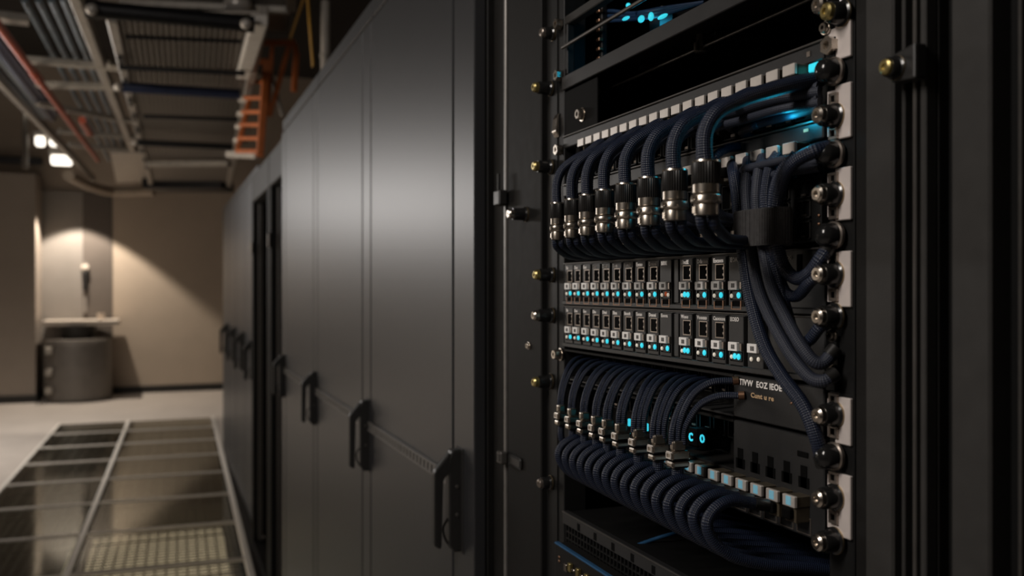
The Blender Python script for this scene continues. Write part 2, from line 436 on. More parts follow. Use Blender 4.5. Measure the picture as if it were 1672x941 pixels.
# wide ribbed tray over the aisle
ZT = 1.25
nl, nr, fl, fr = Q(183, 22, ZT), Q(430, 22, ZT), Q(248, 305, ZT), Q(372, 305, ZT)
def lerp(a, b, t): return a + (b - a) * t
def ribbed_tray():
    t = thing('ceiling_tray', (lerp(nl, fr, .5)), 'wide ribbed cable tray hanging over the aisle with black and navy crossbars', 'cable tray')
    lip = Vector((0, 0, .09))
    part('deck', MB().prism([nl, nr, lerp(nr, fr, .62), lerp(nl, fl, .62)], (0, 0, .012)), M_RIBS, t)
    part('end_deck', MB().prism([lerp(nl, fl, .625), lerp(nr, fr, .625), fr, fl], (0, 0, .012)), M_DUCT, t)
    for i in range(24):
        u = (i + .5) / 24
        part('rib', MB().bar(lerp(nl, nr, u) - Vector((0, 0, .012)), lerp(lerp(nl, fl, .62), lerp(nr, fr, .62), u) - Vector((0, 0, .012)), .011, .02), M_DUCT, t)
    for a, b_, m in ((nl, fl, M_GALV), (nr, fr, M_GALV)):
        part('flange', MB().bar(a + Vector((0, 0, .0)), b_ + Vector((0, 0, .0)), .05, .08, bev=.006), m, t)
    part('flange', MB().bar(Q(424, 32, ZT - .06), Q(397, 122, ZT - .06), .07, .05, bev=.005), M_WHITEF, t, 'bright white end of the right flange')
    for i in range(9):
        u = .08 + i * .075
        part('slot', MB().bar(lerp(nl, fl, u) + Vector((0, 0, -.052)), lerp(nl, fl, u + .03) + Vector((0, 0, -.052)), .025, .01), M_BASE, t)
    for p, q, r, m in (((140, 14), (415, 40), .036, M_TUBEB), ((198, 142), (392, 154), .030, M_TUBEN), ((225, 233), (380, 240), .026, M_TUBEB), ((195, 110), (400, 120), .014, M_TUBEB),
                       ((205, 60), (395, 68), .010, M_TUBEB), ((235, 190), (388, 195), .014, M_TUBEB)):
        part('crossbar', MB().cyl(Q(*p, ZT - .10), Q(*q, ZT - .10), r, 16), m, t)
    part('end_frame', MB().bar(Q(245, 303, ZT - .02), Q(372, 303, ZT - .02), .5, .12, bev=.01), M_TUBEB, t)
    part('end_band', MB().bar(Q(240, 268, ZT - .05), Q(375, 268, ZT - .05), .12, .05, bev=.006), M_GALV, t)
    for px, py in ((150, 15), (402, 39), (193, 142), (220, 233)):
        part('end_cap', MB().ball(Q(px, py, ZT - .12), .025, .025, .024), M_GALVL, t)
ribbed_tray()
# sheet-metal duct across the top
d0, d1 = Q(165, 6, 1.42), Q(470, 26, 1.42)
t = thing('air_duct', lerp(d0, d1, .5), 'flat grey sheet metal duct crossing above the ribbed tray', 'duct')
part('duct_body', MB().bar(d0 + Vector((0, 0, .12)), d1 + Vector((0, 0, .12)), .55, .26, bev=.015), M_DUCT, t)
part('duct_flange', MB().bar(Q(195, 3, 1.40), Q(475, 16, 1.40), .05, .05, bev=.006), M_GALV, t)
part('duct_flange', MB().bar(Q(475, 12, 1.40), Q(475, -40, 1.40), .05, .05, bev=.006), M_GALV, t)
part('duct_glint', MB().ball(Q(388, 8, 1.37), .07, .07, .05), M_PLUG, t)  # pale ball standing in for a lamp's bright reflection on the duct
# ladder tray with conduits
ZL = 1.34
def ladder_tray():
    t = thing('ladder_tray', Q(130, 120, ZL), 'galvanised ladder tray running down the ceiling left of the ribbed tray', 'cable tray')
    part('side_rail', MB().bar(Q(118, -20, ZL), Q(224, 262, ZL), .05, .07, bev=.006), M_GALV, t)
    part('side_rail', MB().bar(Q(-40, 88, ZL), Q(152, 292, ZL), .05, .07, bev=.006), M_GALV, t)
    for p, q, w in (((-10, 26), (48, 33), .10), ((40, 97), (215, 112), .06), ((60, 138), (195, 142), .07), ((60, 168), (200, 196), .05), ((95, 214), (222, 224), .05), ((112, 236), (225, 246), .05), ((175, 103), (240, 113), .05), ((198, 195), (245, 200), .05)):
        part('rung', MB().bar(Q(*p, ZL - .02), Q(*q, ZL - .02), w, .04, bev=.005), M_GALV, t)
    # the tan end that turns across
    part('end_bend', MB().sweep(spline([Q(112, 286, 1.22), Q(150, 305, 1.22), Q(185, 313, 1.22), Q(252, 312, 1.22)], 6), .060, 10), M_TAN, t)
    part('end_plate', MB().prism([Q(180, 250, 1.3), Q(232, 250, 1.3), Q(240, 296, 1.3), Q(190, 300, 1.3)], (0, 0, .03)), M_GALV, t)
ladder_tray()
cond = [((40, 0), (178, 262)), ((63, 0), (189, 262)), ((84, 0), (199, 262)), ((103, -3), (209, 258))]
for i, (p, q) in enumerate(cond):
    solo('conduit', MB().cyl(Q(*p, 1.40), Q(*q, 1.40), .016, 14), M_COND,
         f'blue grey conduit on the ladder tray, {ORD[i]} of four from the red pipe side', 'conduit', 'conduits on the ladder tray')
for i, (p, q) in enumerate([((-6, 70), (84, 192)), ((-6, 88), (74, 190)), ((-6, 112), (66, 192)), ((-6, 58), (92, 186))]):
    solo('ceiling_cable', MB().sweep(spline([Q(*p, 1.36), Q((p[0] + q[0]) / 2 + 2, (p[1] + q[1]) / 2 + 3, 1.35), Q(*q, 1.36)], 6), .022 if i else .034, 10), M_TUBEN if i in (0, 3) else M_COND,
         ['thick navy ceiling cable below the red pipe', 'grey ceiling cable second below the red pipe', 'grey ceiling cable lowest at the left edge', 'navy ceiling cable touching the red pipe'][i], 'cable', 'cables along the left ceiling')
t = thing('sprinkler_pipe', Q(70, 140, 1.28), 'red painted pipe running diagonally along the left ceiling', 'pipe')
part('pipe', MB().cyl(Q(-6, 36, 1.24), Q(160, 262, 1.24), .021, 16), M_RED, t)
part('coupling', MB().cyl(Q(55, 119, 1.24), Q(64, 131, 1.24), .027, 16), M_RED, t)
solo('drop_pipe', MB().cyl(Q(134, 196, 1.20), Q(147, 218, 1.20), .026, 12), M_RED, 'short red pipe stub beyond the diagonal red pipe', 'pipe')
t = thing('hanging_rod', WY(41, 190, 11.5), 'thin grey rod hanging between the left wall lamps and the wall edge', 'rod')
part('rod', MB().cyl(WY(41, 178, 11.5), WY(41, 275, 11.5), .035, 10), M_DUCT, t)
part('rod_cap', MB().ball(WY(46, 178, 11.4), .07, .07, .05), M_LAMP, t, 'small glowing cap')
# three lit ceiling lamps
for i, (px, py, w, lab) in enumerate(((65, 231, .045, 'small bright ceiling lamp nearer the left wall of the glowing pair'), (88, 231, .045, 'small bright ceiling lamp nearer the ladder tray of the glowing pair'), (100, 262, .105, 'wide bright ceiling lamp below the glowing pair'))):
    c = WY(px, py, 11.6)
    t = thing('ceiling_lamp', c + Vector((0, 0, .05)), lab, 'lamp', 'lit ceiling lamps by the left wall')
    part('housing', MB().box(c.x - w - .02, c.x + w + .02, c.y - .06, c.y + .1, c.z + .055, c.z + .11, .01), M_GALV, t)
    part('lens', MB().box(c.x - w, c.x + w, c.y - .05, c.y + .09, c.z - .05, c.z + .055, .02, 2), M_LAMP, t)
# orange ladder and frame on top of the far cabinets
def orange_ladder():
    Y = 5.6
    t = thing('orange_ladder', WY(430, 262, Y), 'orange painted steel ladder frame standing above the far cabinets', 'ladder')
    def tube(name, a, b, r=.016, y0=Y, y1=Y, m=M_ORANGE, lab=None):
        part(name, MB().bar(WY(*a, y0), WY(*b, y1), r * 2, r * 2, bev=.004), m, t, lab)
    tube('post', (436, 98), (424, 256), .021); tube('post', (408, 158), (387, 250), .015, 5.9, 5.9)
    tube('post', (480, 72), (484, 90), .016); tube('post', (484, 88), (480, 150), .017)
    tube('top_rail', (420, 70), (482, 70), .016); tube('top_rail', (414, 100), (446, 102), .016)
    tube('brace', (472, 74), (440, 190), .014); tube('brace', (445, 70), (436, 190), .012)
    tube('brace', (437, 100), (462, 190), .010, m=M_GALV, lab='grey tie rod'); 
    for py in (134, 160, 183, 204, 226, 247):
        u = (py - 134) / 113
        tube('rung', (404 - 18 * u, py), (432 - 4 * u, py), .012, 5.85, 5.6)
        tube('tread', (394 - 14 * u, py + 3), (412 - 14 * u, py + 4), .016, 5.95, 5.9, M_GALVL, 'pale tread end')
    tube('base_bar', (372, 252), (420, 254), .02, 5.95, 5.7, M_GALVL, 'pale base bar')
orange_ladder()
for i, (p, q) in enumerate((((497, -6), (474, 62)), ((502, -4), (511, 108)))):
    solo('hanging_strap', MB().bar(P(*p, .62), P(*q, .62), .008, .022, up=(0, 1, 0), bev=.002), M_YELLOW,
         ['ochre strap slanting down beside the orange ladder', 'ochre strap hanging upright beside the pale ceiling pipe'][i], 'strap', 'ochre straps by the orange ladder')
p0 = P(532, 60, .75)
t = thing('riser_pipe', p0, 'pale upright pipe rising behind the cabinet tops', 'pipe')
q = P(531, 95, .75); part('pipe', MB().cyl((q.x, q.y, ZTOP), (q.x, q.y, Z(1.4)), .022, 20), M_PIPE, t)
part('pipe_clamp', MB().lathe(P(531, 95, .75), (0, 0, 1), [(0, .022), (.004, .027), (.016, .027), (.02, .022)], 20), M_GALV, t)

# =================================================================== CABINET ROW

XD = .45
def handle_mesh():
    """swing handle at local origin (its near face y=0, door face x=0, z=0 at the mount's foot)"""
    body = MB().prism([(0, 0, 0), (-.013, 0, 0), (-.021, 0, .012), (-.0215, 0, .150), (-.015, 0, .163), (0, 0, .164)], (0, .022, 0), .0025)
    lever = MB().prism([(-.020, 0, .160), (-.016, 0, .128), (-.030, 0, .122), (-.033, 0, .116), (-.033, 0, .010), (-.036, 0, .007), (-.0455, 0, .013), (-.0455, 0, .128), (-.043, 0, .133)], (0, .016, 0), .0022)
    plate = MB().box(-.002, .0035, -.010, .026, -.002, .166, .001)
    loop = MB().sweep(spline([(-.018, .008, .056), (-.027, .008, .044), (-.0285, .008, .034), (-.024, .008, .018), (-.014, .008, .006)], 5), .0018, 8)
    scr = MB().lathe((-.008, 0, .060), (0, -1, 0), [(0, .003), (.0012, .0026)], 10); scr2 = MB().lathe((-.008, 0, .105), (0, -1, 0), [(0, .003), (.0012, .0026)], 10)
    return [('mount', body.mesh('mount', M_HANDLE)), ('lever', lever.mesh('lever', M_HANDLE)), ('backplate', plate.mesh('backplate', M_HANDLE)), ('cable_loop', loop.mesh('cable_loop', M_HANDLE)), ('screw', scr.mesh('screw', M_EDGE)), ('screw', scr2.mesh('screw', M_EDGE))]
HM = handle_mesh()
def add_handle(parent, x, y, z, k=1.0):
    h = inst('door_handle', HM[0][1], parent, (x, y, z))
    h.scale = (k, k, k)
    for n, me in HM[1:]:
        o = bpy.data.objects.new(n, me); COL.objects.link(o); o.parent = h
    return h

def cabinet(y0, y1, x, ztop, label, stile, hy, bar_to, door_m, group, name='server_cabinet', depth=1.0):
    t = thing(name, (x + depth / 2, (y0 + y1) / 2, 0), label, 'cabinet', group)
    part('cabinet_body', MB().box(x + .02, x + depth, y0 + .001, y1 - .001, .03, ztop, .003), M_FRAME, t)
    part('plinth', MB().box(x + .05, x + depth - .05, y0 + .02, y1 - .02, 0, .03), M_DARK, t)
    part('header', MB().box(x + .004, x + .0195, y0 + .002, y1 - .002, ztop - .042, ztop, .002), door_m, t)
    d = part('door', MB().box(x, x + .0195, y0 + stile + .0055, y1 - .006, .035, ztop - .052, .0018, 2), door_m, t)
    if stile: part('stile', MB().box(x, x + .0195, y0 + .001, y0 + stile - .0045, .035, ztop - .052, .0018, 2), door_m, t)
    if hy is not None: add_handle(t, x, hy, Z(-.4215 if x < .5 else -.56), 1.0 if x < .5 else 1.6)
    if bar_to:
        b_ = MB(); ya, yb = hy + .02, bar_to
        b_.box(x - .008, x - .001, ya, yb, Z(-.3080), Z(-.3050), .0006).box(x - .008, x - .001, ya, yb, Z(-.3260), Z(-.3230), .0006)
        n = int((yb - ya) / .024)
        for i in range(n + 1):
            yy = ya + (yb - ya) * i / n
            b_.box(x - .006, x - .001, max(ya, yy - .0050), min(yb, yy + .0050), Z(-.3235), Z(-.3075))
        part('slotted_bar', b_, M_EDGE2, t)
        part('bar_backing', MB().box(x - .0012, x + .0005, ya, yb, Z(-.3235), Z(-.3075)), M_DARK, t)
    return t
G1 = 'grey server cabinets along the aisle'
cabinet(1.338, 2.082, XD, ZTOP, 'grey server cabinet right beside the open rack, with the largest black handle', .109, 1.400, 2.080, M_DOOR, G1)
cabinet(2.084, 2.849, XD, ZTOP, 'grey server cabinet second from the open rack', .090, 2.098, 2.846, M_DOOR, G1)
cabinet(2.851, 3.618, XD, ZTOP, 'grey server cabinet third from the open rack', .075, 2.866, 3.615, M_DOOR, G1)
cabinet(3.620, 3.735, XD, ZTOP, 'narrow grey cabinet between the third cabinet and the black open frames', 0, 3.634, None, M_DOOR, G1, 'narrow_cabinet')

# black open frames between the two groups of cabinets
def open_frame(y0, y1, label):
    x = .50
    t = thing('open_frame_rack', (x + .5, (y0 + y1) / 2, 0), label, 'rack', 'empty black racks in the cabinet row')
    for yy in (y0 + .035, y1 - .035):
        part('post', MB().box(x, x + .05, yy - .034, yy + .034, .03, Z(.50), .004), M_FRAME, t)
        part('rear_post', MB().box(x + .9, x + .95, yy - .034, yy + .034, .03, Z(.50), .004), M_FRAME, t)
    part('back_panel', MB().box(x + .951, x + .96, y0, y1, .03, Z(.50)), M_DARK, t)
    part('mounting_rail', MB().box(x + .03, x + .05, y1 - .13, y1 - .075, .05, Z(.49)), M_EDGE, t)
    part('top_panel', MB().box(x, x + .96, y0, y1, Z(.5005), Z(.66), .004), M_POST, t)
    part('base_panel', MB().box(x, x + .96, y0, y1, 0, .0295, .003), M_FRAME, t)
    part('latch', MB().box(x - .012, x, y1 - .07, y1 - .03, Z(.20), Z(.27), .004), M_EDGE, t)
open_frame(3.76, 4.66, 'black open rack frame just beyond the narrow grey cabinet')
open_frame(4.68, 5.58, 'black open rack frame just before the far cabinets')
G2 = 'far bluish grey cabinets'
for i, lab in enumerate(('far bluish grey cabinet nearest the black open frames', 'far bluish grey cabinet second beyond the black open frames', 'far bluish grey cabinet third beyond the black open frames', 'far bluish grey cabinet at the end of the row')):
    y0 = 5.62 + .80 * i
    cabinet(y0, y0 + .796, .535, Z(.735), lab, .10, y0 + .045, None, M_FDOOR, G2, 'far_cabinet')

# =================================================================== THE OPEN RACK (frame)
YN, YF = .571, 1.056                                  # near and far edge of the faceplates
RX = D                                                # rail face
M_RINGB = mat('bronze_ring', (.34, .27, .17), .35, .9, .08, 60)
def screw_mesh(r=.0075, h=.007, m=(M_STEEL, M_PORT), kind='pan'):
    b_ = MB()
    if kind == 'pan':        # head on a washer, hex socket
        b_.lathe((0, 0, 0), (-1, 0, 0), [(0, r * 1.25), (.0012, r * 1.25), (.0014, r), (h * .75, r), (h, r * .82), (h, r * .42), (h * .55, r * .40)], 20)
        b_.mi = 1; b_.lathe((-h * .56, 0, 0), (-1, 0, 0), [(0, r * .39), (.0003, r * .39)], 6)
    elif kind == 'thumb':    # dark barrel with a pale tip
        b_.mi = 1; b_.lathe((0, 0, 0), (-1, 0, 0), [(0, r * 1.2), (.002, r * 1.25), (.003, r * 1.05), (h * .8, r), (h * .9, r * .9)], 24)
        b_.mi = 2; b_.lathe((-.0002, 0, 0), (-1, 0, 0), [(0, r * 1.26), (.0012, r * 1.26), (.0014, r * 1.15)], 28)
        b_.mi = 0; b_.lathe((-h * .9, 0, 0), (-1, 0, 0), [(0, r * .84), (h * .22, r * .78), (h * .32, r * .58), (h * .32, r * .30), (h * .2, r * .28)], 18)
    elif kind == 'knob':     # domed black knob on a dark ring
        b_.mi = 0; b_.lathe((0, 0, 0), (-1, 0, 0), [(0, r * 1.08), (.0025, r * 1.1), (.0035, r)], 28, caps=True)
        b_.mi = 1; b_.lathe((-.0034, 0, 0), (-1, 0, 0), [(0, r * .98), (h * .5, r * .94), (h * .8, r * .72), (h * .95, r * .45), (h, r * .12)], 28)
    elif kind == 'nut':
        b_.lathe((0, 0, 0), (-1, 0, 0), [(0, r), (h, r), (h, r * .5), (h * .5, r * .5)], 6)
        b_.mi = 1; b_.lathe((-h * .4, 0, 0), (-1, 0, 0), [(0, r * .49), (.0003, r * .49)], 12)
    elif kind == 'clip':     # square cage-nut with open middle
        for y0, y1, z0, z1 in ((-r, r, r * .5, r), (-r, r, -r, -r * .5), (-r, -r * .45, -r * .5, r * .5), (r * .45, r, -r * .5, r * .5)):
            b_.box(-h, 0, y0, y1, z0, z1, .0004)
        b_.mi = 1; b_.box(-h * .35, 0, -r * .45, r * .45, -r * .5, r * .5)
    return b_.mesh('rack_screw', list(m) + [M_RINGB])
SM = {
    'pan': screw_mesh(.0068, .008), 'small': screw_mesh(.0042, .004),
    'thumb': screw_mesh(.0082, .015, (M_STEEL, M_KNOB), 'thumb'), 'brass': screw_mesh(.0080, .014, (M_BRASS, M_KNOB), 'thumb'),
    'knob': screw_mesh(.0098, .013, (M_RIM, M_KNOB), 'knob'), 'nut': screw_mesh(.0072, .006, (M_STEEL, M_PORT), 'nut'),
    'clip': screw_mesh(.0058, .003, (M_RIM, M_PORT), 'clip'), 'dark': screw_mesh(.0075, .010, (M_RIM, M_KNOB), 'thumb'),
}
def open_rack():
    t = thing('server_rack', (.95, .81, 0), 'open black server rack holding the patched switches in the middle of the picture', 'rack')
    xb = 1.35
    part('side_panel', MB().box(RX + .05, xb, 1.262, 1.30, .03, ZTOP), M_DARK, t)
    part('side_panel', MB().box(RX + .05, xb, .50, .512, .03, ZTOP), M_DARK, t)
    part('back_panel', MB().box(xb - .02, xb, .515, 1.26, .03, ZTOP), M_DARK, t)
    part('top_panel', MB().box(RX, xb, .512, 1.262, ZTOP - .02, ZTOP), M_FRAME, t)
    part('base', MB().box(RX, xb, .452, 1.30, 0, .03), M_FRAME, t)
    # far front post: wide dark panel, its pale edge and the recessed strip
    part('front_post', MB().box(.468, .53, 1.116, 1.243, .03, ZTOP, .0015), M_FRAME, t)
    part('edge_strip', MB().box(.4655, .53, 1.2435, 1.2505, .03, ZTOP, .001), M_EDGE2, t)
    part('recess_strip', MB().box(.482, .53, 1.251, 1.272, .03, ZTOP), M_FRAME, t)
    part('recess_strip', MB().box(.474, .53, 1.273, 1.316, .03, ZTOP, .002), M_FRAME, t)
    # far rail
    fr_ = part('mounting_rail', MB().box(RX, RX + .03, 1.0575, 1.113, .03, ZTOP, .0008).box(RX - .0015, RX, 1.076, 1.080, .03, ZTOP), M_RAIL, t)
    zf = lambda py, px: P(px, py, RX).z
    for px, py, k in ((925, 35, 'nut'), (905, 55, 'dark'), (925, 120, 'nut'), (901, 145, 'brass'), (924, 243, 'nut'), (901, 273, 'brass'), (903, 449, 'brass'), (903, 515, 'thumb'),
                      (925, 580, 'pan'), (901, 623, 'brass'), (901, 788, 'dark')):
        o = inst('rack_screw', SM[k], fr_, (RX - .0012, min(P(px, py, RX).y, 1.104) if px < 915 else 1.064, zf(py, px)), 'brass tipped thumb screw' if k == 'brass' else None)
        o.scale = (1.5, 1.0, 1.0) if px < 915 else (1.4, .95, .95)
    part('rail_bracket', MB().prism([(RX - .006, 1.07, zf(212, 920)), (RX - .001, 1.07, zf(222, 920)), (RX - .001, 1.07, zf(182, 920)), (RX - .004, 1.07, zf(190, 920))], (0, .014, 0), .001), M_STEEL, t)
    # near rail with its pale ear plates
    nr_ = part('mounting_rail', MB().box(RX + .001, RX + .03, .5405, .5675, .03, ZTOP, .0008), M_RAIL, t)
    zn = lambda py: P(1366, py, RX).z
    for a, b_ in ((40, 100), (141, 229), (276, 361), (411, 501), (647, 723), (771, 873)):
        part('ear_plate', MB().box(RX - .0022, RX + .0008, .5412, .5575, zn(b_), zn(a), .0006).box(RX - .0012, RX + .0008, .5575, .5668, zn(b_ - 8), zn(a + 6)), [M_EAR], nr_, 'pale metal ear plate')
    def scr(k, px, py, dx=0, s=1.0):
        q = P(px, py, RX - .002)
        o = inst('rack_screw', SM[k], nr_, (RX - .002 - dx, q.y, q.z)); o.scale = (s, s, s)
    for py in (12, 190, 318, 448, 517, 677, 812, 883): scr('thumb', 1364, py)
    for py in (117, 252, 385, 745): scr('knob', 1364, py)
    for py in (162, 218, 292, 348, 422, 482, 652, 705, 780, 845): scr('clip', 1363, py, 0, .8)
    scr('brass', 1376, 22); scr('small', 1349, 46); scr('nut', 1359, 75); scr('nut', 1361, 590, 0, .7); scr('small', 1360, 548)
    for a, b_ in ((60, 98), (548, 640)):
        part('rail_block', MB().box(RX - .003, RX + .0009, .556, .5675, zn(b_), zn(a), .001), M_RAIL, nr_)
    # near front post: grey face, ribbed channel
    part('front_post', MB().box(.45, .53, .4748, .5007, .03, ZTOP, .0015), M_POST, t)
    part('post_recess', MB().box(.466, .53, .5012, .527, .03, ZTOP), M_FRAME, t)
    ch = part('post_channel', MB().box(.462, .53, .4482, .4744, .03, ZTOP), M_FRAME, t)
    for y0, y1, m in ((.4668, .4698, M_POST), (.4575, .4605, M_EDGE), (.4490, .4540, M_POST)):
        part('channel_rib', MB().box(.452, .4615, y0, y1, .03, ZTOP, .0008), m, ch)
    q = P(1474, 113, .448)
    bl = MB().prism([(.4515, q.y + .004, q.z - .0085), (.4515, q.y - .017, q.z - .010), (.4515, q.y - .017, q.z + .013), (.4515, q.y + .004, q.z + .009)], (-.010, 0, 0), .0015)
    lb = part('channel_latch', bl, M_HANDLE, t)
    o = inst('latch_bolt', SM['brass'], lb, (.4415, q.y - .001, q.z)); o.scale = (.6, .8, .8)
    # knobs and latches on the far post
    k1 = P(853, 350, .462)
    o = inst('post_knob', SM['thumb'], t, (.468, k1.y, k1.z)); o.scale = (1.5, 1.0, 1.0)
    k2 = P(862, 565, .466); inst('post_button', SM['small'], t, (.4678, k2.y, k2.z))
    k3 = P(820, 322, .460)
    l1 = part('post_latch', MB().box(.452, .4655, k3.y - .008, k3.y + .016, k3.z - .012, k3.z + .010, .002), M_HANDLE, t)
    part('latch_pin', MB().cyl((.456, k3.y + .004, k3.z + .009), (.456, k3.y + .004, k3.z + .034), .0022, 10), M_HANDLE, l1)
    k4 = P(822, 748, .460)
    l2 = part('post_latch', MB().box(.454, .4655, k4.y - .004, k4.y + .014, k4.z - .009, k4.z + .009, .002), M_EDGE, t)
    part('latch_tongue', MB().box(.4635, .468, k4.y - .056, k4.y - .006, k4.z - .008, k4.z + .008, .003), M_HANDLE, l2)
    part('latch_face', MB().box(.4532, .4541, k4.y, k4.y + .010, k4.z - .005, k4.z + .005), M_HANDLE, l2)
    return t
open_rack()

# the next cabinet on the near side
t = thing('near_cabinet', (.95, .3, 0), 'dark cabinet edge nearest the camera, to the right of the open rack', 'cabinet')
part('door', MB().box(.45, .53, .3990, .4278, .03, ZTOP, .0015), M_POST, t)
part('door_gap', MB().box(.470, .53, .4282, .4478, .03, ZTOP), M_DARK, t)
part('edge_strip', MB().box(.4515, .53, .3800, .3818, .03, ZTOP, .0006), M_EDGE, t)
part('cabinet_body', MB().box(.468, 1.35, .10, .3795, .03, ZTOP), M_DARK, t)
part('side_panel', MB().box(.466, .53, .3820, .3987, .03, ZTOP), M_DARK, t)
part('plinth', MB().box(.50, 1.35, .10, .4478, 0, .0295), M_DARK, t)

# =================================================================== EQUIPMENT
def body(t, z0, z1, x0=D + .004, x1=D + .42, y0=YN + .004, y1=YF - .004, m=M_FRAME):
    part('chassis', MB().box(x0, x1, y0, y1, Z(z0), Z(z1), .001), m, t)

# --- top: open chassis with cyan lights
t = thing('open_chassis', (D + .2, .81, Z(.268)), 'open black chassis with cyan lights at the very top of the rack', 'chassis')
part('floor_tray', MB().box(D + .03, D + .42, YN + .004, YF - .004, Z(.268), Z(.272)), M_FRAME, t)
part('back_wall', MB().box(D + .42, D + .425, YN + .004, YF - .004, Z(.268), Z(.46)), M_DARK, t)
part('top_bar', MB().box(D, D + .012, YN, YF, Z(.331), Z(.342), .001), M_POST, t)
part('corner_post', MB().box(D, D + .010, YF - .008, YF, Z(.268), Z(.331), .001), M_RAIL, t)
part('corner_post', MB().box(D + .045, D + .053, YF - .014, YF - .006, Z(.273), Z(.45), .001), M_RAIL, t)
part('front_rod', MB().cyl((D - .004, YF - .002, Z(.302)), (D - .004, YN, Z(.302)), .0022, 10), M_EDGE, t)
for i in range(7):
    part('contact_pin', MB().box(D + .040, D + .046, YF - .016, YF - .008, Z(.276 + .012 * i), Z(.280 + .012 * i), .0006), M_COPPER, t)
for i in range(9):
    y = .66 + .042 * i
    bk = part('circuit_module', MB().box(D + .07 + .01 * (i % 3), D + .20, y, y + .03, Z(.273), Z(.30 + .012 * (i % 4)), .001), M_FACE, t)
    part('module_clip', MB().box(D + .066 + .01 * (i % 3), D + .07 + .01 * (i % 3), y + .006, y + .022, Z(.278), Z(.286), .0005), M_EDGE, bk)
for px, py, ry, rz in ((1047, 31, .006, .004), (1063, 27, .004, .005), (1082, 27, .010, .0022), (1022, 30, .008, .0018), (1026, 9, .003, .003)):
    c = P(px, py, D + .045)
    part('indicator_light', MB().ball(c, .003, ry, rz), M_CYAN, t, 'glowing cyan light')
for i in range(3):
    pts = [P(968, 22 + 7 * i, D + .06), P(1000, 18 + 8 * i, D + .055), P(1030, 22 + 5 * i, D + .06), P(1080, 14 + 5 * i, D + .06), P(1150, 4, D + .08)]
    part('inner_wire', MB().sweep(spline(pts, 6), .0024, 8), M_THIN, t)

# --- shelf with a front lip
t = thing('rack_shelf', (D + .2, .81, Z(.245)), 'empty black rack shelf with a plain front lip and a thin rod under it', 'shelf')
part('front_lip', MB().box(D - .004, D, YN, YF, Z(.2485), Z(.2655), .0008), M_FACE, t)
part('shelf_plate', MB().box(D, D + .42, YN + .004, YF - .004, Z(.2625), Z(.2655)), M_FRAME, t)
rod = part('under_rod', MB().cyl((D + .045, YF - .02, Z(.2480)), (D + .045, YN + .002, Z(.2480)), .0016, 10), M_EDGE2, t)
for px, py in ((977, 146), (1144, 66)):
    q = P(px, py, D + .045)
    part('rod_bolt', MB().lathe((D + .045, q.y, Z(.2620)), (0, 0, -1), [(0, .0045), (.009, .0045), (.009, .0070), (.018, .0070), (.0195, .005)], 18), M_STEEL, rod)
for y in (.66, .80, .95):
    part('cross_brace', MB().bar((D + .05, y, Z(.2585)), (D + .40, y - .05, Z(.2585)), .014, .004), M_FACE, t)
# side plate under the shelf
t = thing('blanking_bracket', (D + .01, 1.02, Z(.192)), 'small black bracket plate with one screw under the far end of the shelf', 'bracket')
part('plate', MB().box(D + .0005, D + .003, .965, YF, Z(.1915), Z(.247), .0006), M_DARK, t)
q = P(951, 187, D)
o = inst('bracket_screw', SM['pan'], t, (D + .0003, q.y, q.z))

# plugs ---------------------------------------------------------------------------------
PY = [.594 + .0212 * j for j in range(19)]
def plug_proto():
    shell = MB().box(-.0165, -.0132, -.0074, .0074, -.0004, .0087, .0006)
    bodyp = MB().box(-.0131, -.0005, -.0070, .0070, -.0003, .0083, .0005).box(-.0145, -.0005, -.0066, .0066, -.0125, -.0005, .0008)
    boot = MB().box(-.0195, -.0146, -.005, .005, -.0095, -.0010, .001)
    return shell.mesh('shell', M_PLUG), bodyp.mesh('plug_body', M_PLUGB), boot.mesh('boot', M_PORT)
PM = plug_proto()
tab = MB().box(-.0169, -.0164, -.0032, .0024, .0012, .0080).mesh('cyan_glint', M_TINT)  # patch that puts the cyan reflection on the plug face into colour
def add_plug(y, z, label, group, glow=False):
    t = thing('network_plug', (D, y, Z(z)), label, 'plug', group)
    for n, me in zip(('shell', 'plug_body', 'boot'), PM): inst(n, me, t, (D, y, Z(z)))
    return t

# --- upper switch
def switch(zt, zs, zb, label, ports_z, name='network_switch'):
    t = thing(name, (D + .2, .81, Z(zb)), label, 'switch')
    body(t, zb, zt, D + .012)
    part('front_strip', MB().box(D - .002, D + .012, YN, YF, Z(zs), Z(zt), .0010), M_FACE, t)
    part('strip_edge', MB().box(D - .003, D + .010, YN, YF, Z(zt + .0002), Z(zt + .0022), .0006), M_EDGE, t)
    for pz, h in ports_z:
        for i in range(17):
            y = .60 + .0262 * i
            rim = MB()
            for a in ((-.011, .011, -h / 2, -h / 2 + .001), (-.011, .011, h / 2 - .001, h / 2), (-.011, -.0098, -h / 2, h / 2), (.0098, .011, -h / 2, h / 2)):
                rim.box(D + .004, D + .012, y + a[0], y + a[1], Z(pz + a[2]), Z(pz + a[3]))
            rp = part('port', rim, M_RAIL, t)
            part('port_contact', MB().box(D + .009, D + .0118, y - .005, y + .004, Z(pz - h * .32), Z(pz - h * .18)), M_RIM, rp)
    return t
sw1 = switch(.189, .1755, .1305, 'black switch with a long row of silver plugs, directly under the shelf', [(.143, .018)])
sw2 = switch(.1283, .1150, .0335, 'black switch with dense ports behind the connectors, under the plug row switch', [(.082, .022), (.056, .022)])
q = P(1322, 88, D - .002)
part('status_mark', MB().box(D - .0026, D - .002, q.y - .001, q.y + .003, q.z - .002, q.z + .002), M_RIM, sw1)
q = P(1317, 213, D - .002)
part('status_mark', MB().box(D - .0026, D - .002, q.y - .003, q.y + .003, q.z - .0012, q.z + .0012), M_AMBER, sw2)
for j in range(19):
    add_plug(PY[j], .1665, f'silver topped network plug in the top row, {ORD[j]} from the near rail', 'silver plugs of the top switch')
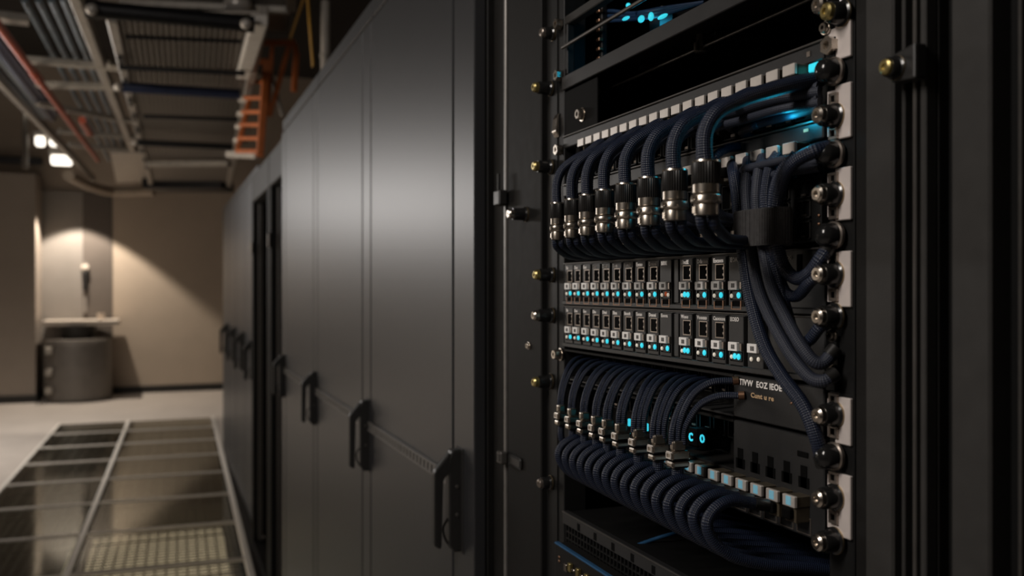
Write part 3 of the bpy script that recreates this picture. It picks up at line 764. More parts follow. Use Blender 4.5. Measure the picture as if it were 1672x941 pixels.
for j in range(9):
    add_plug(PY[j], .1055, f'silver topped network plug above the strapped bundle row, {ORD[j]} from the near rail', 'silver plugs of the second switch')
# lit light pipe at the near end of the top row
c = P(1333, 107, D - .006)
part('light_pipe', MB().box(D - .006, D - .001, .5725, .5835, c.z - .0035, c.z + .003, .0008), M_CYAN, sw1, 'glowing cyan light pipe')
# port module at the near end of the second switch
pmod = part('port_module', MB().box(D - .003, D + .011, YN + .001, .627, Z(.036), Z(.088), .0008), M_RAIL, sw2)
for yy, w in ((.616, .016), (.592, .019)):
    for zz in (.0455, .062, .078):
        f = MB()
        for a in ((-w / 2, w / 2, -.007, -.006), (-w / 2, w / 2, .006, .007), (-w / 2, -w / 2 + .001, -.007, .007), (w / 2 - .001, w / 2, -.007, .007)):
            f.box(D - .0046, D - .0030, yy + a[0], yy + a[1], Z(zz + a[2]), Z(zz + a[3]))
        part('port_frame', f, M_POST, pmod)
        part('port_pin', MB().box(D - .0042, D - .0031, yy - .004, yy + .002, Z(zz - .0055), Z(zz - .004)), M_RIM, pmod)
part('label_tag', MB().box(D - .0052, D - .0046, .613, .6225, Z(.0745), Z(.0845)).box(D - .0054, D - .0052, .6165, .6195, Z(.077), Z(.082)), M_LABEL, pmod, 'small white sticker')
for py in (352, 366, 373):
    q = P(1337, py, D - .0035); part('gold_stud', MB().ball(q, .001, .0015, .0012), M_COPPER, pmod)

# --- the two patch panels with lit modules
MY = [.6825, .7095, .7365, .765, .803, .828, .855, .882, .909, .935, .9605, .986, 1.0115, 1.035]
def ring(mb, x0, x1, y0, y1, z0, z1, w):
    mb.box(x0, x1, y0, y1, z0, z0 + w).box(x0, x1, y0, y1, z1 - w, z1).box(x0, x1, y0, y0 + w, z0 + w, z1 - w).box(x0, x1, y1 - w, y1, z0 + w, z1 - w)
    return mb
def panel_meshes():
    d = {}
    for nm, w in (('wide', .0245), ('slim', .0225)):
        h = w / 2
        d[nm] = MB().box(-.0026, 0, -h + .0024, h, -.046, .0, .0005).mesh('module', M_FACE)
    p_ = ring(MB(), -.0036, -.0026, -.0070, .0070, -.0145, 0, .0009)
    p_.box(-.0036, -.0026, -.0061, -.0045, -.0052, -.0030).box(-.0036, -.0026, -.0061, -.0045, -.0108, -.0088)
    p_.mi = 1; p_.box(-.0030, -.0025, -.0061, .0061, -.0136, -.0009)
    d['port'] = p_.mesh('port', [M_RIM, M_PORT])
    l = MB().box(-.0060, -.0026, -.0066, .0066, -.0078, 0, .0004)
    l.mi = 1
    for i in range(4):
        yy = random.uniform(-.004, .003); l.box(-.0062, -.0060, yy, yy + random.uniform(.0008, .0022), -.0058, -.0020)
    d['tag'] = l.mesh('label_tag', [M_LABEL, M_INK])
    d['latch'] = MB().box(-.0050, -.0026, -.0098, -.0072, -.0074, -.0005, .0004).mesh('latch', M_RIM)
    d['ledc'] = MB().ball((-.0040, 0, 0), .0016, .0020, .0027, 12, 8).mesh('led', M_CYAN)
    d['ledw'] = MB().ball((-.0040, 0, 0), .0014, .0014, .0020, 12, 8).mesh('led', M_WARMLED)
    d['ledr'] = MB().ball((-.0036, 0, 0), .0012, .0022, .0024, 12, 8).mesh('led', M_REDLED)
    d['socket'] = ring(MB(), -.0034, -.0026, -.0088, .0088, -.0085, 0, .0006).mesh('led_socket', M_PORT)
    q_ = MB(); q_.box(-.0036, -.0026, -.0078, -.0064, -.0078, 0).box(-.0036, -.0026, .0060, .0074, -.0078, -.0010).box(-.0036, -.0026, -.0064, .0060, -.0078, -.0070)
    q_.mi = 1; q_.box(-.0030, -.0025, -.0064, .0062, -.0072, 0)
    d['lower'] = q_.mesh('lower_port', [M_COPPER, M_PORT])
    d['foot'] = MB().box(-.0031, -.0026, -.0090, .0090, -.0045, 0).mesh('foot_slot', M_PORT)
    d['slot'] = MB().box(-.0012, -.0004, -.0014, .0014, -.046, .0005).mesh('slot', M_PORT)
    return d
PD = panel_meshes()
CAPS = ['EOAX', 'Eocooa', 'Ddaooo', 'LIocIE', 'BIBIE', 'Doaoai', 'Eooae', 'Booolt', 'Eboa', 'Dioai', 'Dbo', 'Eoo', 'Doo', 'Bo']
CM = [text_mesh(c, .0054, M_TEXT, .95) for c in CAPS]
CM2 = [text_mesh(c, .0050, M_TEXT, .95) for c in ['EOEO', 'Caooooe', 'Voooxo', 'Wooo', 'Eoooa'] + CAPS[5:]]
def patch_panel(z0, z1, label, second):
    t = thing('patch_bay', (D + .1, .81, Z(z0)), label, 'patch bay', 'patch bays with cyan lights')
    body(t, z0 + .001, z1 - .001, D + .004, D + .25)
    part('faceplate', MB().box(D, D + .004, YN, YF, Z(z0), Z(z1), .0008), M_FACE, t)
    part('top_edge', MB().box(D - .0022, D, YN, YF, Z(z1 - .0014), Z(z1), .0004), M_EDGE, t)
    part('bottom_ledge', MB().box(D - .0034, D, YN, YF, Z(z0), Z(z0 + .0052), .0008), M_FACE, t)
    part('divider', MB().box(D - .0026, D, .7800, .7880, Z(z0 + .006), Z(z1 - .003), .0006), M_FACE, t)
    ztop = z1 - .003
    for i, y in enumerate(MY):
        m = inst('module', PD['slim'] if i > 8 else PD['wide'], t, (D, y, Z(ztop)))
        X = D
        caption = (CM2 if second else CM)[i]
        inst('caption', caption, m, (X - .0028, y + .0095, Z(ztop - (.0052 if not second else .0045))))
        blank = i in (0, 4)
        if not blank: inst('port', PD['port'], m, (X, y - .0020, Z(ztop - (.0065 if not second else .0060))))
        inst('slot', PD['slot'], m, (X, y - .0116, Z(ztop)))
        zl = ztop - (.0222 if not second else .0228)
        inst('label_tag', PD['tag'], m, (X, y + .0022, Z(zl)))
        inst('latch', PD['latch'], m, (X, y, Z(zl)))
        zs = zl - .0083
        inst('led_socket', PD['socket'], m, (X, y, Z(zs)))
        if blank and i == 4 and not second:
            inst('led', PD['ledr'], m, (X, y - .001, Z(zs - .0038)), 'dark red light'); inst('led', PD['ledw'], m, (X, y - .006, Z(zs - .0045)), 'pale light')
        else:
            inst('led', PD['ledc'], m, (X, y - .0046, Z(zs - .0042)), 'lit cyan light')
            if i == 3 or second and i in (0, 3): inst('led', PD['ledc'], m, (X, y + .0012, Z(zs - .0040)), 'lit cyan light')
        inst('led', PD['ledw'], m, (X, y + .0060, Z(zs - .0048)), 'pale light')
        if not second: inst('lower_port', PD['lower'], m, (X, y, Z(zs - .0090)))
        else: inst('foot_slot', PD['foot'], m, (X, y, Z(zs - .0118)))
    return t
pp1 = patch_panel(-.0205, .0316, 'upper patch bay with cyan lights and white tags, just above its twin', False)
pp2 = patch_panel(-.0730, -.0215, 'lower patch bay with cyan lights and white tags, just below its twin', True)
part('side_slot', MB().box(D - .0008, D, .5985, .6035, Z(.006), Z(.027)), M_PORT, pp1)
inst('caption', text_mesh('DO', .004, M_TEXT), pp1, (D - .0004, .6165, Z(.0235)))
y = .6545
m = inst('module', PD['wide'], pp2, (D, y, Z(-.0245)))
inst('slot', PD['slot'], m, (D, y - .0116, Z(-.0245)))
inst('label_tag', PD['tag'], m, (D, y + .002, Z(-.0473))); inst('led', PD['ledw'], m, (D, y - .005, Z(-.0600)), 'pale light'); inst('led', PD['ledw'], m, (D, y + .005, Z(-.0605)), 'pale light')

# --- lower switch with printed faceplate
t = thing('lettered_switch', (D + .2, .81, Z(-.114)), 'switch with a printed graphite faceplate, feeding the thin cable fan', 'switch')
YS_ = .690
body(t, -.114, -.0765, D + .040)
part('faceplate', MB().box(D - .001, D + .040, YN, YS_, Z(-.1135), Z(-.0762), .0010), M_FACE, t)
part('top_ledge', MB().box(D - .001, D + .040, YS_ + .0005, YF, Z(-.0790), Z(-.0762), .0006), M_FRAME, t)
part('bottom_ledge', MB().box(D - .001, D + .040, YS_ + .0005, YF, Z(-.1140), Z(-.1115), .0006), M_FACE, t)
for i in range(15):
    y = .705 + .0232 * i
    rp = part('port', ring(MB(), D + .026, D + .039, y - .0095, y + .0095, Z(-.101), Z(-.081), .001), M_RAIL, t)
    part('port_contact', MB().box(D + .030, D + .034, y - .005, y + .003, Z(-.0985), Z(-.0965)), M_RIM, rp)
q = P(1206, 618, D - .0012)
inst('printed_lettering', text_mesh('TIVW  EOZ IEOE', .0072, M_TEXT, 1.06), t, (D - .0013, q.y - .001, q.z - .0052), 'white printed lettering')
q = P(1226, 643, D - .0012)
inst('printed_lettering', text_mesh('Cunt u re', .0058, M_AMBER, 1.3), t, (D - .0013, q.y, q.z - .0030), 'amber printed lettering')
q = P(1292, 659, D - .001); part('gold_stud', MB().ball(q, .0008, .0014, .0012), M_COPPER, t)

# --- plug switch at the bottom of the focus
t = thing('plug_switch', (D + .2, .81, Z(-.196)), 'graphite switch with cyan tinted silver plugs along its lower edge', 'switch')
body(t, -.195, -.1165, D + .040)
sp = part('faceplate', MB().box(D - .001, D + .040, YN, YS_, Z(-.1955), Z(-.1165), .0010), M_FACE, t)
part('top_ledge', MB().box(D - .001, D + .040, YS_ + .0005, YF, Z(-.1190), Z(-.1165), .0006), M_FRAME, t)
part('lower_strip', MB().box(D - .001, D + .040, YS_ + .0005, YF, Z(-.1955), Z(-.1600), .0008), M_FRAME, t)
for i, y in enumerate(PY[:5]):
    part('latch_slot', MB().box(D - .0016, D - .001, y - .0035, y + .0040, Z(-.1575), Z(-.1400)).box(D - .0016, D - .001, y - .006, y + .0066, Z(-.1575), Z(-.1490)), M_PORT, t)
    part('port_mouth', ring(MB(), D - .0017, D - .001, y - .0085, y + .0085, Z(-.1935), Z(-.1800), .0008), M_RIM, t)
part('badge', MB().box(D - .0018, D - .001, .589, .602, Z(-.1335), Z(-.1290), .0003), M_PORT, t)
for s_, px, py in (('C', 1124, 719), ('O', 1142, 722)):
    q = P(px, py, D + .012)
    bt = part('key_cap', MB().box(D + .013, D + .039, q.y - .012, q.y + .005, q.z - .006, q.z + .012, .002), M_PORT, t)
    inst('glyph', text_mesh(s_, .0110, M_CYANG, .9, .0005), bt, (D + .0125, q.y, q.z), 'glowing cyan glyph')
for px, py in ((1028, 690), (1057, 698)):
    q = P(px, py, D + .004)
    part('indicator_light', MB().box(D + .002, D + .005, q.y - .0014, q.y + .0010, q.z - .004, q.z + .004, .0005), M_CYANG, t, 'glowing cyan bar')
for i in range(14):
    y = .71 + .0245 * i
    rp = part('port', ring(MB(), D + .030, D + .039, y - .0095, y + .0095, Z(-.142), Z(-.123), .001), M_RAIL, t)
    part('port_contact', MB().box(D + .032, D + .036, y - .004, y + .003, Z(-.1395), Z(-.1375)), M_RIM, rp)
for j in range(10):
    tp = add_plug(PY[j], -.1705, f'silver plug with a cyan tinted top in the lowest row, {ORD[j]} from the near rail', 'cyan tinted plugs of the lower switch')
    inst('cyan_glint', tab, tp, (D, PY[j], Z(-.1705)), 'painted cyan reflection')

# --- perforated server near the bottom
t = thing('perforated_server', (D + .2, .81, Z(-.40)), 'black server with a perforated front, below the looped cables', 'server')
part('chassis', MB().box(D + .004, D + .42, YN + .004, YF - .004, Z(-.40), Z(-.2800), .001), M_DARK, t)
part('front_lip', MB().box(D - .004, D + .004, YN, YF - .002, Z(-.2945), Z(-.2790), .0008), M_FACE, t)
part('lip_edge', MB().box(D - .0050, D - .004, YN, YF - .002, Z(-.2805), Z(-.2790), .0003), M_EDGE, t)
g = MB()
for i in range(56): 
    y = YN + .004 + (YF - YN - .010) * i / 55; g.box(D - .001, D + .004, y - .0009, y + .0009, Z(-.398), Z(-.2950))
for i in range(13):
    z = -.398 + .1030 * i / 12; g.box(D - .0006, D + .0038, YN + .002, YF - .004, Z(z - .0009), Z(z + .0009))
part('perforated_grille', g, M_RAIL, t)
for i in range(10):
    y = YN + .03 + .045 * i
    part('lip_slot', MB().box(D - .0044, D - .004, y - .0035, y + .0035, Z(-.2925), Z(-.2840)), M_PORT, t)
# --- blue edged tray lowest at the far corner
t = thing('blue_edged_tray', (.44, .9, Z(-.45)), 'dark equipment tray with a blue edge at the lowest far corner', 'tray')
part('front_panel', MB().box(.452, .456, .60, 1.031, Z(-.45), Z(-.3130), .0008), M_FRAME, t)
part('blue_edge', MB().box(.4508, .4565, .60, 1.033, Z(-.3129), Z(-.3105), .0006), M_BLUESTRIP, t)
part('top_plate', MB().box(.4566, .470, .60, 1.031, Z(-.3140), Z(-.3120)), M_FRAME, t)
for z in (-.326, -.331): part('gold_stud', MB().ball((.4515, 1.020, Z(z)), .001, .0025, .0018), M_COPPER, t)
for i in range(9):
    y = .995 - .011 * i
    part('terminal', MB().box(.4475, .4519, y - .004, y + .003, Z(-.336 + .003 * (i % 3)), Z(-.327 + .004 * (i % 2)), .0006), M_BRASS if i % 2 else M_STEEL, t)

# =================================================================== CABLES
def arc(c, a0, a1, rx, rz, y0, y1, n=10):
    return [Vector((c[0] + rx * math.cos(a0 + (a1 - a0) * i / n), y0 + (y1 - y0) * i / n, c[1] + rz * math.sin(a0 + (a1 - a0) * i / n))) for i in range(n + 1)]

# eight thick cables in big black-and-silver connectors
CP = [(910, 332), (934, 326), (959, 319), (987.5, 311), (1022, 301), (1060, 291), (1102, 278.5), (1153, 264)]
for i, (px, py) in enumerate(CP):
    u = i / 7
    x = .404 + (.373 - .404) * u
    k = .74 + .26 * u ** .8
    top = P(px, py, x); y = top.y; zt = top.z
    rc = .0060 * (.84 + .16 * u)
    lab = f'thick navy braided cable ending in a black and silver connector, {ORD[7 - i]} from the near rail'
    t = thing('thick_cable', (x, y, zt - .06), lab, 'cable', 'thick cables with black and silver connectors')
    zp = Z(.157)
    yo = y
    if i == 7: endp = [Vector((D + .004, y + .001, zp + .004))]
    else: endp = [Vector((D + .006, y + .001, zp))]
    ye = y if i == 7 else min(PY, key=lambda q_: abs(q_ - y))
    rise = [(0, -.004), (-.0015, .008), (-.0005, .022), (.008, .0355), (.030, .0475), (.056, .0565)]
    f_ = (D - .020 - x) / .082
    path = [Vector((x + a * f_, y + (ye - y) * max(0, a / .06), zt + b_)) for a, b_ in rise]
    path += [Vector((D - .022, ye, Z(.1600))), Vector((D - .012, ye, Z(.1612)))] if i < 7 else [Vector((D - .018, ye, Z(.1575))), Vector((D + .0005, ye - .002, Z(.1615)))]
    part('jacket', MB().sweep(spline(path, 8), rc, 18), M_CABLE, t)
    # connector: rim, knurled sleeve, collar rings
    part('rim_ring', MB().lathe((x, y, zt + .0006), (0, 0, -1), [(0, rc), (0, .0101 * k), (.0012, .0104 * k), (.0016, .0101 * k)], 36), M_STEEL, t)
    part('knurled_sleeve', MB().lathe((x, y, zt - .001), (0, 0, -1), [(0, .0102 * k), (.0005, .0104 * k), (.0152, .0104 * k), (.0160, .0098 * k)], 64, (0, 3, .0006 * k)), M_KNURL, t)
    co = part('collar', MB().lathe((x, y, zt - .0165), (0, 0, -1), [(0, .0094 * k), (.0004, .0100 * k), (.0065, .0100 * k), (.0070, .0090 * k), (.0078, .0104 * k), (.0092, .0113 * k), (.0128, .0115 * k), (.0142, .0104 * k), (.0148, .0090 * k), (.0156, .0094 * k), (.0228, .0091 * k), (.0234, .0080 * k)], 40), M_NUT, t)
    fm = MB()
    for a in range(6):
        an = 2 * PI * a / 6 + .3 + PI
        fm.box(-.0004, .0006, -.0016 * k, .0016 * k, -.0020, .0020, .0003)
    fm.bm.free()
    lug = MB().lathe((x - .0108 * k, y - .003, zt - .0275), (-1, -.25, 0), [(0, .0022 * k), (.0012, .0020 * k), (.0012, .001 * k), (.0004, .001 * k)], 12)
    part('lug', lug, M_STEEL, co)
    lug = MB().box(x - .0100 * k, x - .0088 * k, y - .0012 * k, y + .0032 * k, zt - .0382, zt - .0330, .0003)
    part('lug', lug, M_STEEL, co)
    zb = zt - .0395
    for s_, dx in ((0, -.0036 * k), (1, .0044 * k)):
        x1 = x + dx; yy = y + (-.0026 if s_ else .0020)
        dip = .0150 + .003 * (1 - s_)
        pts = [Vector((x1, yy, zb + .004)), Vector((x1 + .001, yy, zb - .006)), Vector((x1 + .007, yy + .004, zb - dip * .62)), Vector((x1 + .020, yy + .015, zb - dip * .90)), Vector((x1 + .040, yy + .034, zb - dip)), Vector((D + .005, yy + .060, zb - dip * .95))]
        part('tail_cable', MB().sweep(spline(pts, 7), .0040 * (.82 + .18 * u), 14), M_CABLE, t)

# thinner companions behind them, catching the cyan light
for i in range(7):
    px = (CP[i][0] + CP[i + 1][0]) / 2; x = .425
    q = P(px + 16, (CP[i][1] + CP[i + 1][1]) / 2 - 12, x); y = q.y
    pts = [Vector((D + .006, y, Z(.148))), Vector((D - .022, y, Z(.146))), Vector((x + .004, y, Z(.128))), Vector((x, y, Z(.104))), Vector((x + .006, y, Z(.078))), Vector((x + .022, y, Z(.062))), Vector((D + .011, y, Z(.060)))]
    solo('patch_cable', MB().sweep(spline(pts, 7), .0040, 12), M_CABLE2, f'slim blue cable behind the thick connectors, {ORD[6 - i]} from the near rail', 'cable', 'slim cables behind the thick ones')
# slim cables running along the top switch to the near rail
for i, (z, x, y0, r) in enumerate(((.1515, .455, .700, .0042), (.1475, .446, .735, .0050), (.1435, .458, .690, .0042), (.1395, .450, .72, .0042), (.1355, .462, .672, .0036))):
    pts = [Vector((D + .010, y0 + .006, Z(z - .002))), Vector((D - .006, y0 - .002, Z(z - .001))), Vector((x, y0 - .03, Z(z))), Vector((x + .002, .64, Z(z + .001))), Vector((x + .004, .60, Z(z + .0015))), Vector((D - .0065, .5695, Z(z + .002)))]
    solo('patch_cable', MB().sweep(spline(pts, 8), r, 12), M_CABLE2, f'slim cyan lit cable under the thick cables, {ORD[i]} from the top', 'cable', 'slim cables to the near rail')
for i, (z, x, y0) in enumerate(((.0985, .452, .655), (.0935, .460, .640), (.0890, .455, .648), (.1010, .465, .63))):
    pts = [Vector((D - .008, y0 + .004, Z(z + .001))), Vector((x, y0 - .012, Z(z))), Vector((x, .61, Z(z + .001))), Vector((x + .004, .59, Z(z + .002))), Vector((D - .0065, .5695, Z(z + .003)))]
    solo('patch_cable', MB().sweep(spline(pts, 8), .0036, 12), M_CABLE2, f'slim blue cable right of the strapped bundle, {ORD[(1, 2, 3, 0)[i]]} from the top', 'cable', 'slim cables beside the bundle')
solo('patch_cable', MB().sweep(spline([P(1206, 240, .474), P(1186, 243, .455), P(1166, 258, .44), P(1150, 285, .44), P(1146, 320, .452), P(1160, 350, .47)], 8), .0040, 12), M_CABLE,
     'short navy cable ducking behind the nearest thick connector', 'cable')

# the strapped bundle
B = [
    ('navy strapped bundle cable hanging longest, down past the printed faceplate', [(1197, 270, .462), (1199, 285, .452), (1204, 315, .448), (1207, 345, .447), (1210, 372, .447), (1213, 402, .447), (1225, 483, .448), (1249, 566, .450), (1277, 615, .452), (1313, 665, .456), (1333, 715, .460), (1344, 757, .466)], .0056),
    ('slate cable of the strapped bundle with the lowest loop below the lower patch bay', [(1222, 262, .462), (1220, 285, .452), (1219, 315, .448), (1221, 345, .447), (1224, 372, .447), (1227, 402, .447), (1241, 477, .447), (1271, 544, .448), (1299, 590, .451), (1328, 620, .456), (1347, 622, .461), (1362, 612, .468)], .0050),
    ('slate cable of the strapped bundle looping second lowest towards the near rail', [(1246, 258, .462), (1240, 280, .452), (1236, 315, .447), (1237, 345, .447), (1241, 372, .447), (1246, 402, .447), (1260, 469, .447), (1285, 523, .449), (1312, 570, .452), (1332, 592, .457), (1345, 592, .462), (1362, 572, .470)], .0050),
    ('navy cable of the strapped bundle rising to the screw beside the lower patch bay', [(1270, 252, .462), (1258, 272, .455), (1250, 315, .450), (1250, 345, .449), (1253, 372, .449), (1257, 402, .449), (1268, 450, .452), (1285, 510, .455), (1301, 556, .457), (1318, 558, .459), (1340, 533, .462), (1357, 520, .468)], .0046),
    ('navy cable of the strapped bundle rising to the screw beside the upper patch bay', [(1300, 253, .458), (1275, 282, .453), (1264, 315, .449), (1262, 345, .449), (1262, 372, .449), (1263, 402, .449), (1269, 440, .453), (1283, 478, .457), (1300, 484, .459), (1325, 458, .460), (1342, 447, .464), (1356, 445, .469)], .0046),
    ('navy cable of the strapped bundle curving round from the near rail above the strap', [(1352, 240, .465), (1330, 246, .455), (1300, 262, .449), (1280, 288, .448), (1272, 318, .448), (1268, 345, .448), (1268, 372, .448), (1270, 402, .449), (1280, 436, .453), (1300, 455, .457), (1322, 446, .459), (1340, 422, .461), (1353, 404, .468)], .0052),
]
for i, (lab, pts, r) in enumerate(B):
    q = [P(*p) for p in pts]
    t = thing('bundle_cable', q[-1], lab, 'cable', 'cables of the strapped bundle')
    part('jacket', MB().sweep(spline(q, 9), r, 16), M_CABLE if i in (0, 3, 4, 5) else M_CABLE2, t)
    e = q[-1] - (q[-1] - q[-2]).normalized() * .006
    part('ferrule', MB().sweep([e, q[-1] + (q[-1] - q[-2]).normalized() * .002], r * 1.12, 14), M_KNURL, t)
# strap: a flat oval band
sa, sb = P(1210, 372, .447), P(1280, 372, .447)
cy, ry, rx = (sa.y + sb.y) / 2, abs(sa.y - sb.y) / 2 + .001, .0105
def oval(k, n=56):
    out = []
    for i in range(n):
        a = 2 * PI * i / n; c, s_ = math.cos(a), math.sin(a)
        out.append((.4475 + (rx + k) * math.copysign(abs(c) ** .75, c), cy + (ry + k) * math.copysign(abs(s_) ** .75, s_)))
    return out
za, zb_ = Z(.0335), Z(.0625)
st = MB(); o1, o0 = oval(.0016), oval(0); n = len(o1)
rr = [[st.bm.verts.new((x, y, z)) for x, y in o] for o, z in ((o0, za), (o1, za), (o1, zb_), (o0, zb_))]
for a in range(4):
    for j in range(n):
        st.bm.faces.new([rr[a][j], rr[a][(j + 1) % n], rr[(a + 1) % 4][(j + 1) % n], rr[(a + 1) % 4][j]])
t = thing('cable_strap', (.4475, cy, za), 'wide black hook and loop strap wrapped round the cable bundle', 'strap')
part('band', st, M_STRAP, t)
st2 = MB()
for i, (x, y) in enumerate(oval(.0017, 120)):
    if i % 2 == 0: st2.bar((x, y, za + .001), (x, y, zb_ - .001), .0012, .0007, up=(x - .4475, y - cy, 0))
part('weave_ribs', st2, M_STRAP, t)

# lower fan: nine connectors, each fed by two or three slim cables
LC = [(916, 660, 2), (934, 667, 2), (954, 674, 2), (974, 681, 2), (992, 686, 2), (1014, 693, 2), (1043, 701, 3), (1075, 711, 3), (1107, 720, 3)]
ends = [(955, 583), (968, 587), (982, 589), (996, 592), (1008, 594), (1018, 596), (1029, 598), (1042, 600), (1052, 602), (1060, 604), (1068, 605), (1078, 607),
        (1088, 608), (1100, 611), (1112, 612), (1126, 614), (1141, 616), (1156, 619), (1172, 622), (1200, 622), (1210, 646)]
e = 0
for i, (px, py, n) in enumerate(LC):
    u = i / 8
    x = .434 + (.4285 - .434) * u
    k = .70 + .30 * u
    top = P(px, py, x); y = top.y; zt = Z(-.1345)
    t = thing('fan_cable', (x, y, zt - .03), f'lower fan cable set in a pale square collar, {ORD[8 - i]} from the near rail', 'cable', 'cable sets of the lower fan')
    for s_ in range(n):
        off = (s_ - (n - 1) / 2) * (.0062 if n == 3 else .0062) * k
        a = Vector((x + off * .75, y - off * .35, zt - .004))
        ex, ey = ends[e]; e += 1
        xe = D - .004 if e >= 20 else D + .010
        b_ = P(ex, ey, xe)
        hgt = b_.z - a.z
        pts = [a, a + Vector((.0004, 0, .012)), Vector((a.x + (b_.x - a.x) * .10, a.y + (b_.y - a.y) * .10, a.z + hgt * .50)), Vector((a.x + (b_.x - a.x) * .30, a.y + (b_.y - a.y) * .30, a.z + hgt * .80)), Vector((a.x + (b_.x - a.x) * .60, a.y + (b_.y - a.y) * .62, a.z + hgt * .97)), b_]
        part('jacket', MB().sweep(spline(pts, 7), .00315 * (.86 + .14 * u), 12), M_CABLE, t)
        if e >= 20:
            part('end_ring', MB().sweep([b_ - (b_ - pts[-2]).normalized() * .002, b_ + (b_ - pts[-2]).normalized() * .003], .0038, 14), M_COPPER, t)
    w = .0092 * k
    part('ferrule', MB().box(x - w * .72, x + w * .72, y - .0042, y + .0042, zt - .0095, zt, .0022, 3), M_NUT, t)
    col = part('collar', MB().box(x - w, x + w, y - .0062, y + .0062, zt - .0172, zt - .0092, .0016, 2).box(x - w * .96, x + w * .96, y - .0060, y + .0060, zt - .0245, zt - .0180, .0020, 2), M_STEEL, t)
    part('collar_window', ring(MB(), x - w - .0008, x - w + .0004, y - .0042, y + .0042, zt - .0160, zt - .0104, .0011), M_PLUG, col)
    part('collar_seam', MB().box(x - w * .94, x + w * .94, y - .0058, y + .0058, zt - .0182, zt - .0170), M_PORT, col)
    part('tail_boot', MB().sweep(spline([Vector((x, y, zt - .0240)), Vector((x + .001, y, zt - .040)), Vector((x + .012, y, zt - .054)), Vector((D + .012, y, zt - .0585))], 6), [.0056 * k] * 18 + [.0052 * k], 12), M_CABLE, t)

# looped cables out of the lowest plug row
LP = [(906, 738), (914.5, 742), (929, 748), (938, 751), (947, 755), (962, 759), (974, 766), (990, 777), (1004, 785), (1022, 790), (1039, 797), (1058, 803), (1076, 812), (1095, 822), (1116, 835), (1146, 855)]
for i, (px, py) in enumerate(LP):
    u = i / 15
    x = .410 + (.395 - .410) * u
    c = P(px, py, x); y = .938 + (.617 - .938) * u
    zc = -.184
    r = .0047 * (.90 + .10 * u)
    x += r
    dy = .012
    ye = y
    pts = [Vector((D - .0185, ye, Z(-.1745))), Vector((D - .034, ye, Z(-.1715))), Vector((x + .022, y, Z(-.1680))), Vector((x + .007, y, Z(-.1735))), Vector((x, y, Z(zc))), Vector((x + .004, y - .001, Z(-.197))), Vector((x + .018, y - .004, Z(-.2095))), Vector((x + .048, y - .010, Z(-.2185))), Vector((x + .085, y - .018, Z(-.2230))), Vector((D + .06, y - .030, Z(-.232))), Vector((D + .14, y - .05, Z(-.250)))]
    t = thing('looped_cable', (x, y, Z(-.23)), f'navy braided cable making a U turn under the lowest plugs, {ORD[15 - i]} from the near rail', 'cable', 'looped cables under the lower switch')
    part('jacket', MB().sweep(spline(pts, 8), r, 16), M_CABLE, t)
    part('plug_sleeve', MB().sweep([Vector((D - .0195, ye, Z(-.1745))), Vector((D - .0325, ye, Z(-.1718)))], r * 1.10, 14), M_KNURL, t)
# slim stray blue cable lying on the perforated server
solo('stray_cable', MB().sweep(spline([P(1035, 893, D + .01), P(1065, 882, D + .03), P(1095, 873, D + .05), P(1125, 868, D + .08)], 8), .0022, 10), M_BLUESTRIP,
     'thin blue cable lying on top of the perforated server', 'cable')

# =================================================================== LIGHT
def area(name, loc, target, w, h, power, col=(1, .86, .70), spread=None):
    l = bpy.data.lights.new(name, 'AREA'); l.shape = 'RECTANGLE'; l.size = w; l.size_y = h; l.energy = power; l.color = col
    if spread: l.spread = math.radians(spread)
    o = bpy.data.objects.new(name, l); COL.objects.link(o); o.location = loc
    o.rotation_euler = (Vector(target) - Vector(loc)).to_track_quat('-Z', 'Y').to_euler()
    return o
def point(name, loc, power, col, r=.01):
    l = bpy.data.lights.new(name, 'POINT'); l.energy = power; l.color = col; l.shadow_soft_size = r
    o = bpy.data.objects.new(name, l); COL.objects.link(o); o.location = loc
    return o
def spot(name, loc, target, power, angle, blend, col=(1, .86, .70), r=.03):
    l = bpy.data.lights.new(name, 'SPOT'); l.energy = power; l.spot_size = math.radians(angle); l.spot_blend = blend; l.color = col; l.shadow_soft_size = r
    o = bpy.data.objects.new(name, l); COL.objects.link(o); o.location = loc
    o.rotation_euler = (Vector(target) - Vector(loc)).to_track_quat('-Z', 'Y').to_euler()
    return o
WARM = (1, .86, .71); SOFT = (1, .92, .85)
area('aisle_light_near', (-1.5, .35, Z(1.35)), (.45, .75, Z(-.05)), .35, 1.0, 34, SOFT)
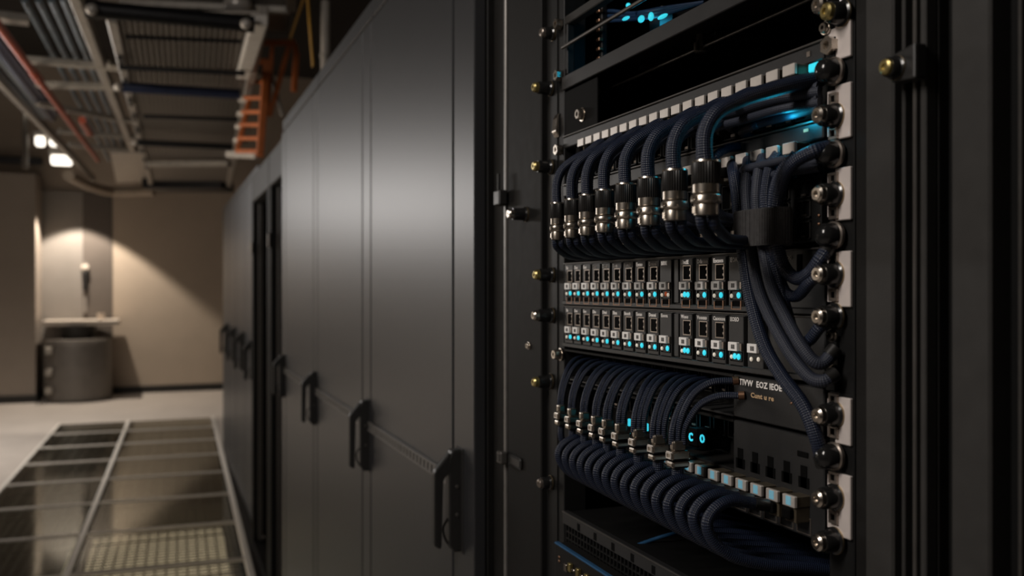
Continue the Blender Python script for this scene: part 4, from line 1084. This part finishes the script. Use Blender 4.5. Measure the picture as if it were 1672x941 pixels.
for yy, xx, pw in ((7.4, -2.5, 1.15), (9.4, -2.6, 2.0), (11.4, -2.75, 3.6)):  # unseen lights added off to the left to put a highlight on the doors
    area('added_door_light', (xx, yy, Z(1.0)), (.45, 2.3, Z(.62)), .9, .26, pw, (1, .955, .92), 75)
area('room_light', (-3.2, 8.6, Z(2.2)), (-2.4, 9.2, 0), 1.4, 3.0, 75, (1, .91, .82), 100)
area('added_ceiling_fill', (-2.4, 5.2, Z(.2)), (-.4, 5.8, Z(2.0)), .3, 2.0, 40, WARM)  # unseen upward light added to brighten the undersides of the ceiling trays
n = WY(126, 345, 13.52)
spot('niche_downlight', (n.x, 13.52, Z(1.36)), (n.x, 13.56, 0), 215, 99, .22, WARM)
point('top_row_glow', (.4610, .596, Z(.1325)), .024, (.02, .55, .85), .004)
point('second_row_glow', (.4712, .590, Z(.1125)), .005, (.02, .55, .85), .004)
point('chassis_glow', P(1060, 40, D + .06), .03, (.02, .50, .85), .012)
point('fan_glow', P(1130, 690, D + .024), .003, (.02, .6, .85), .008)

w = bpy.data.worlds.new('World'); SC.world = w; w.use_nodes = True
w.node_tree.nodes['Background'].inputs[0].default_value = (.9, .75, .62, 1)
w.node_tree.nodes['Background'].inputs[1].default_value = .010

# =================================================================== CAMERA
cam = bpy.data.cameras.new('camera'); cam.sensor_width = 36; cam.lens = 36 * F / 1672
cam.clip_start = .02; cam.clip_end = 60
cam.shift_y = (HY - 470.5) / 1672
cam.dof.use_dof = True; cam.dof.focus_distance = .86; cam.dof.aperture_fstop = 5.8
co = bpy.data.objects.new('camera', cam); COL.objects.link(co); co.location = (0, 0, ZC)
co.rotation_euler = (PI / 2, 0, -TH)
SC.camera = co
SC.view_settings.view_transform = 'Standard'; SC.view_settings.look = 'None'
SC.view_settings.gamma = 1; SC.view_settings.exposure = 0
SC.view_settings.use_curve_mapping = False
SC.cycles.max_bounces = 6; SC.cycles.glossy_bounces = 4; SC.cycles.transparent_max_bounces = 8
SC.cycles.sample_clamp_indirect = 3.0
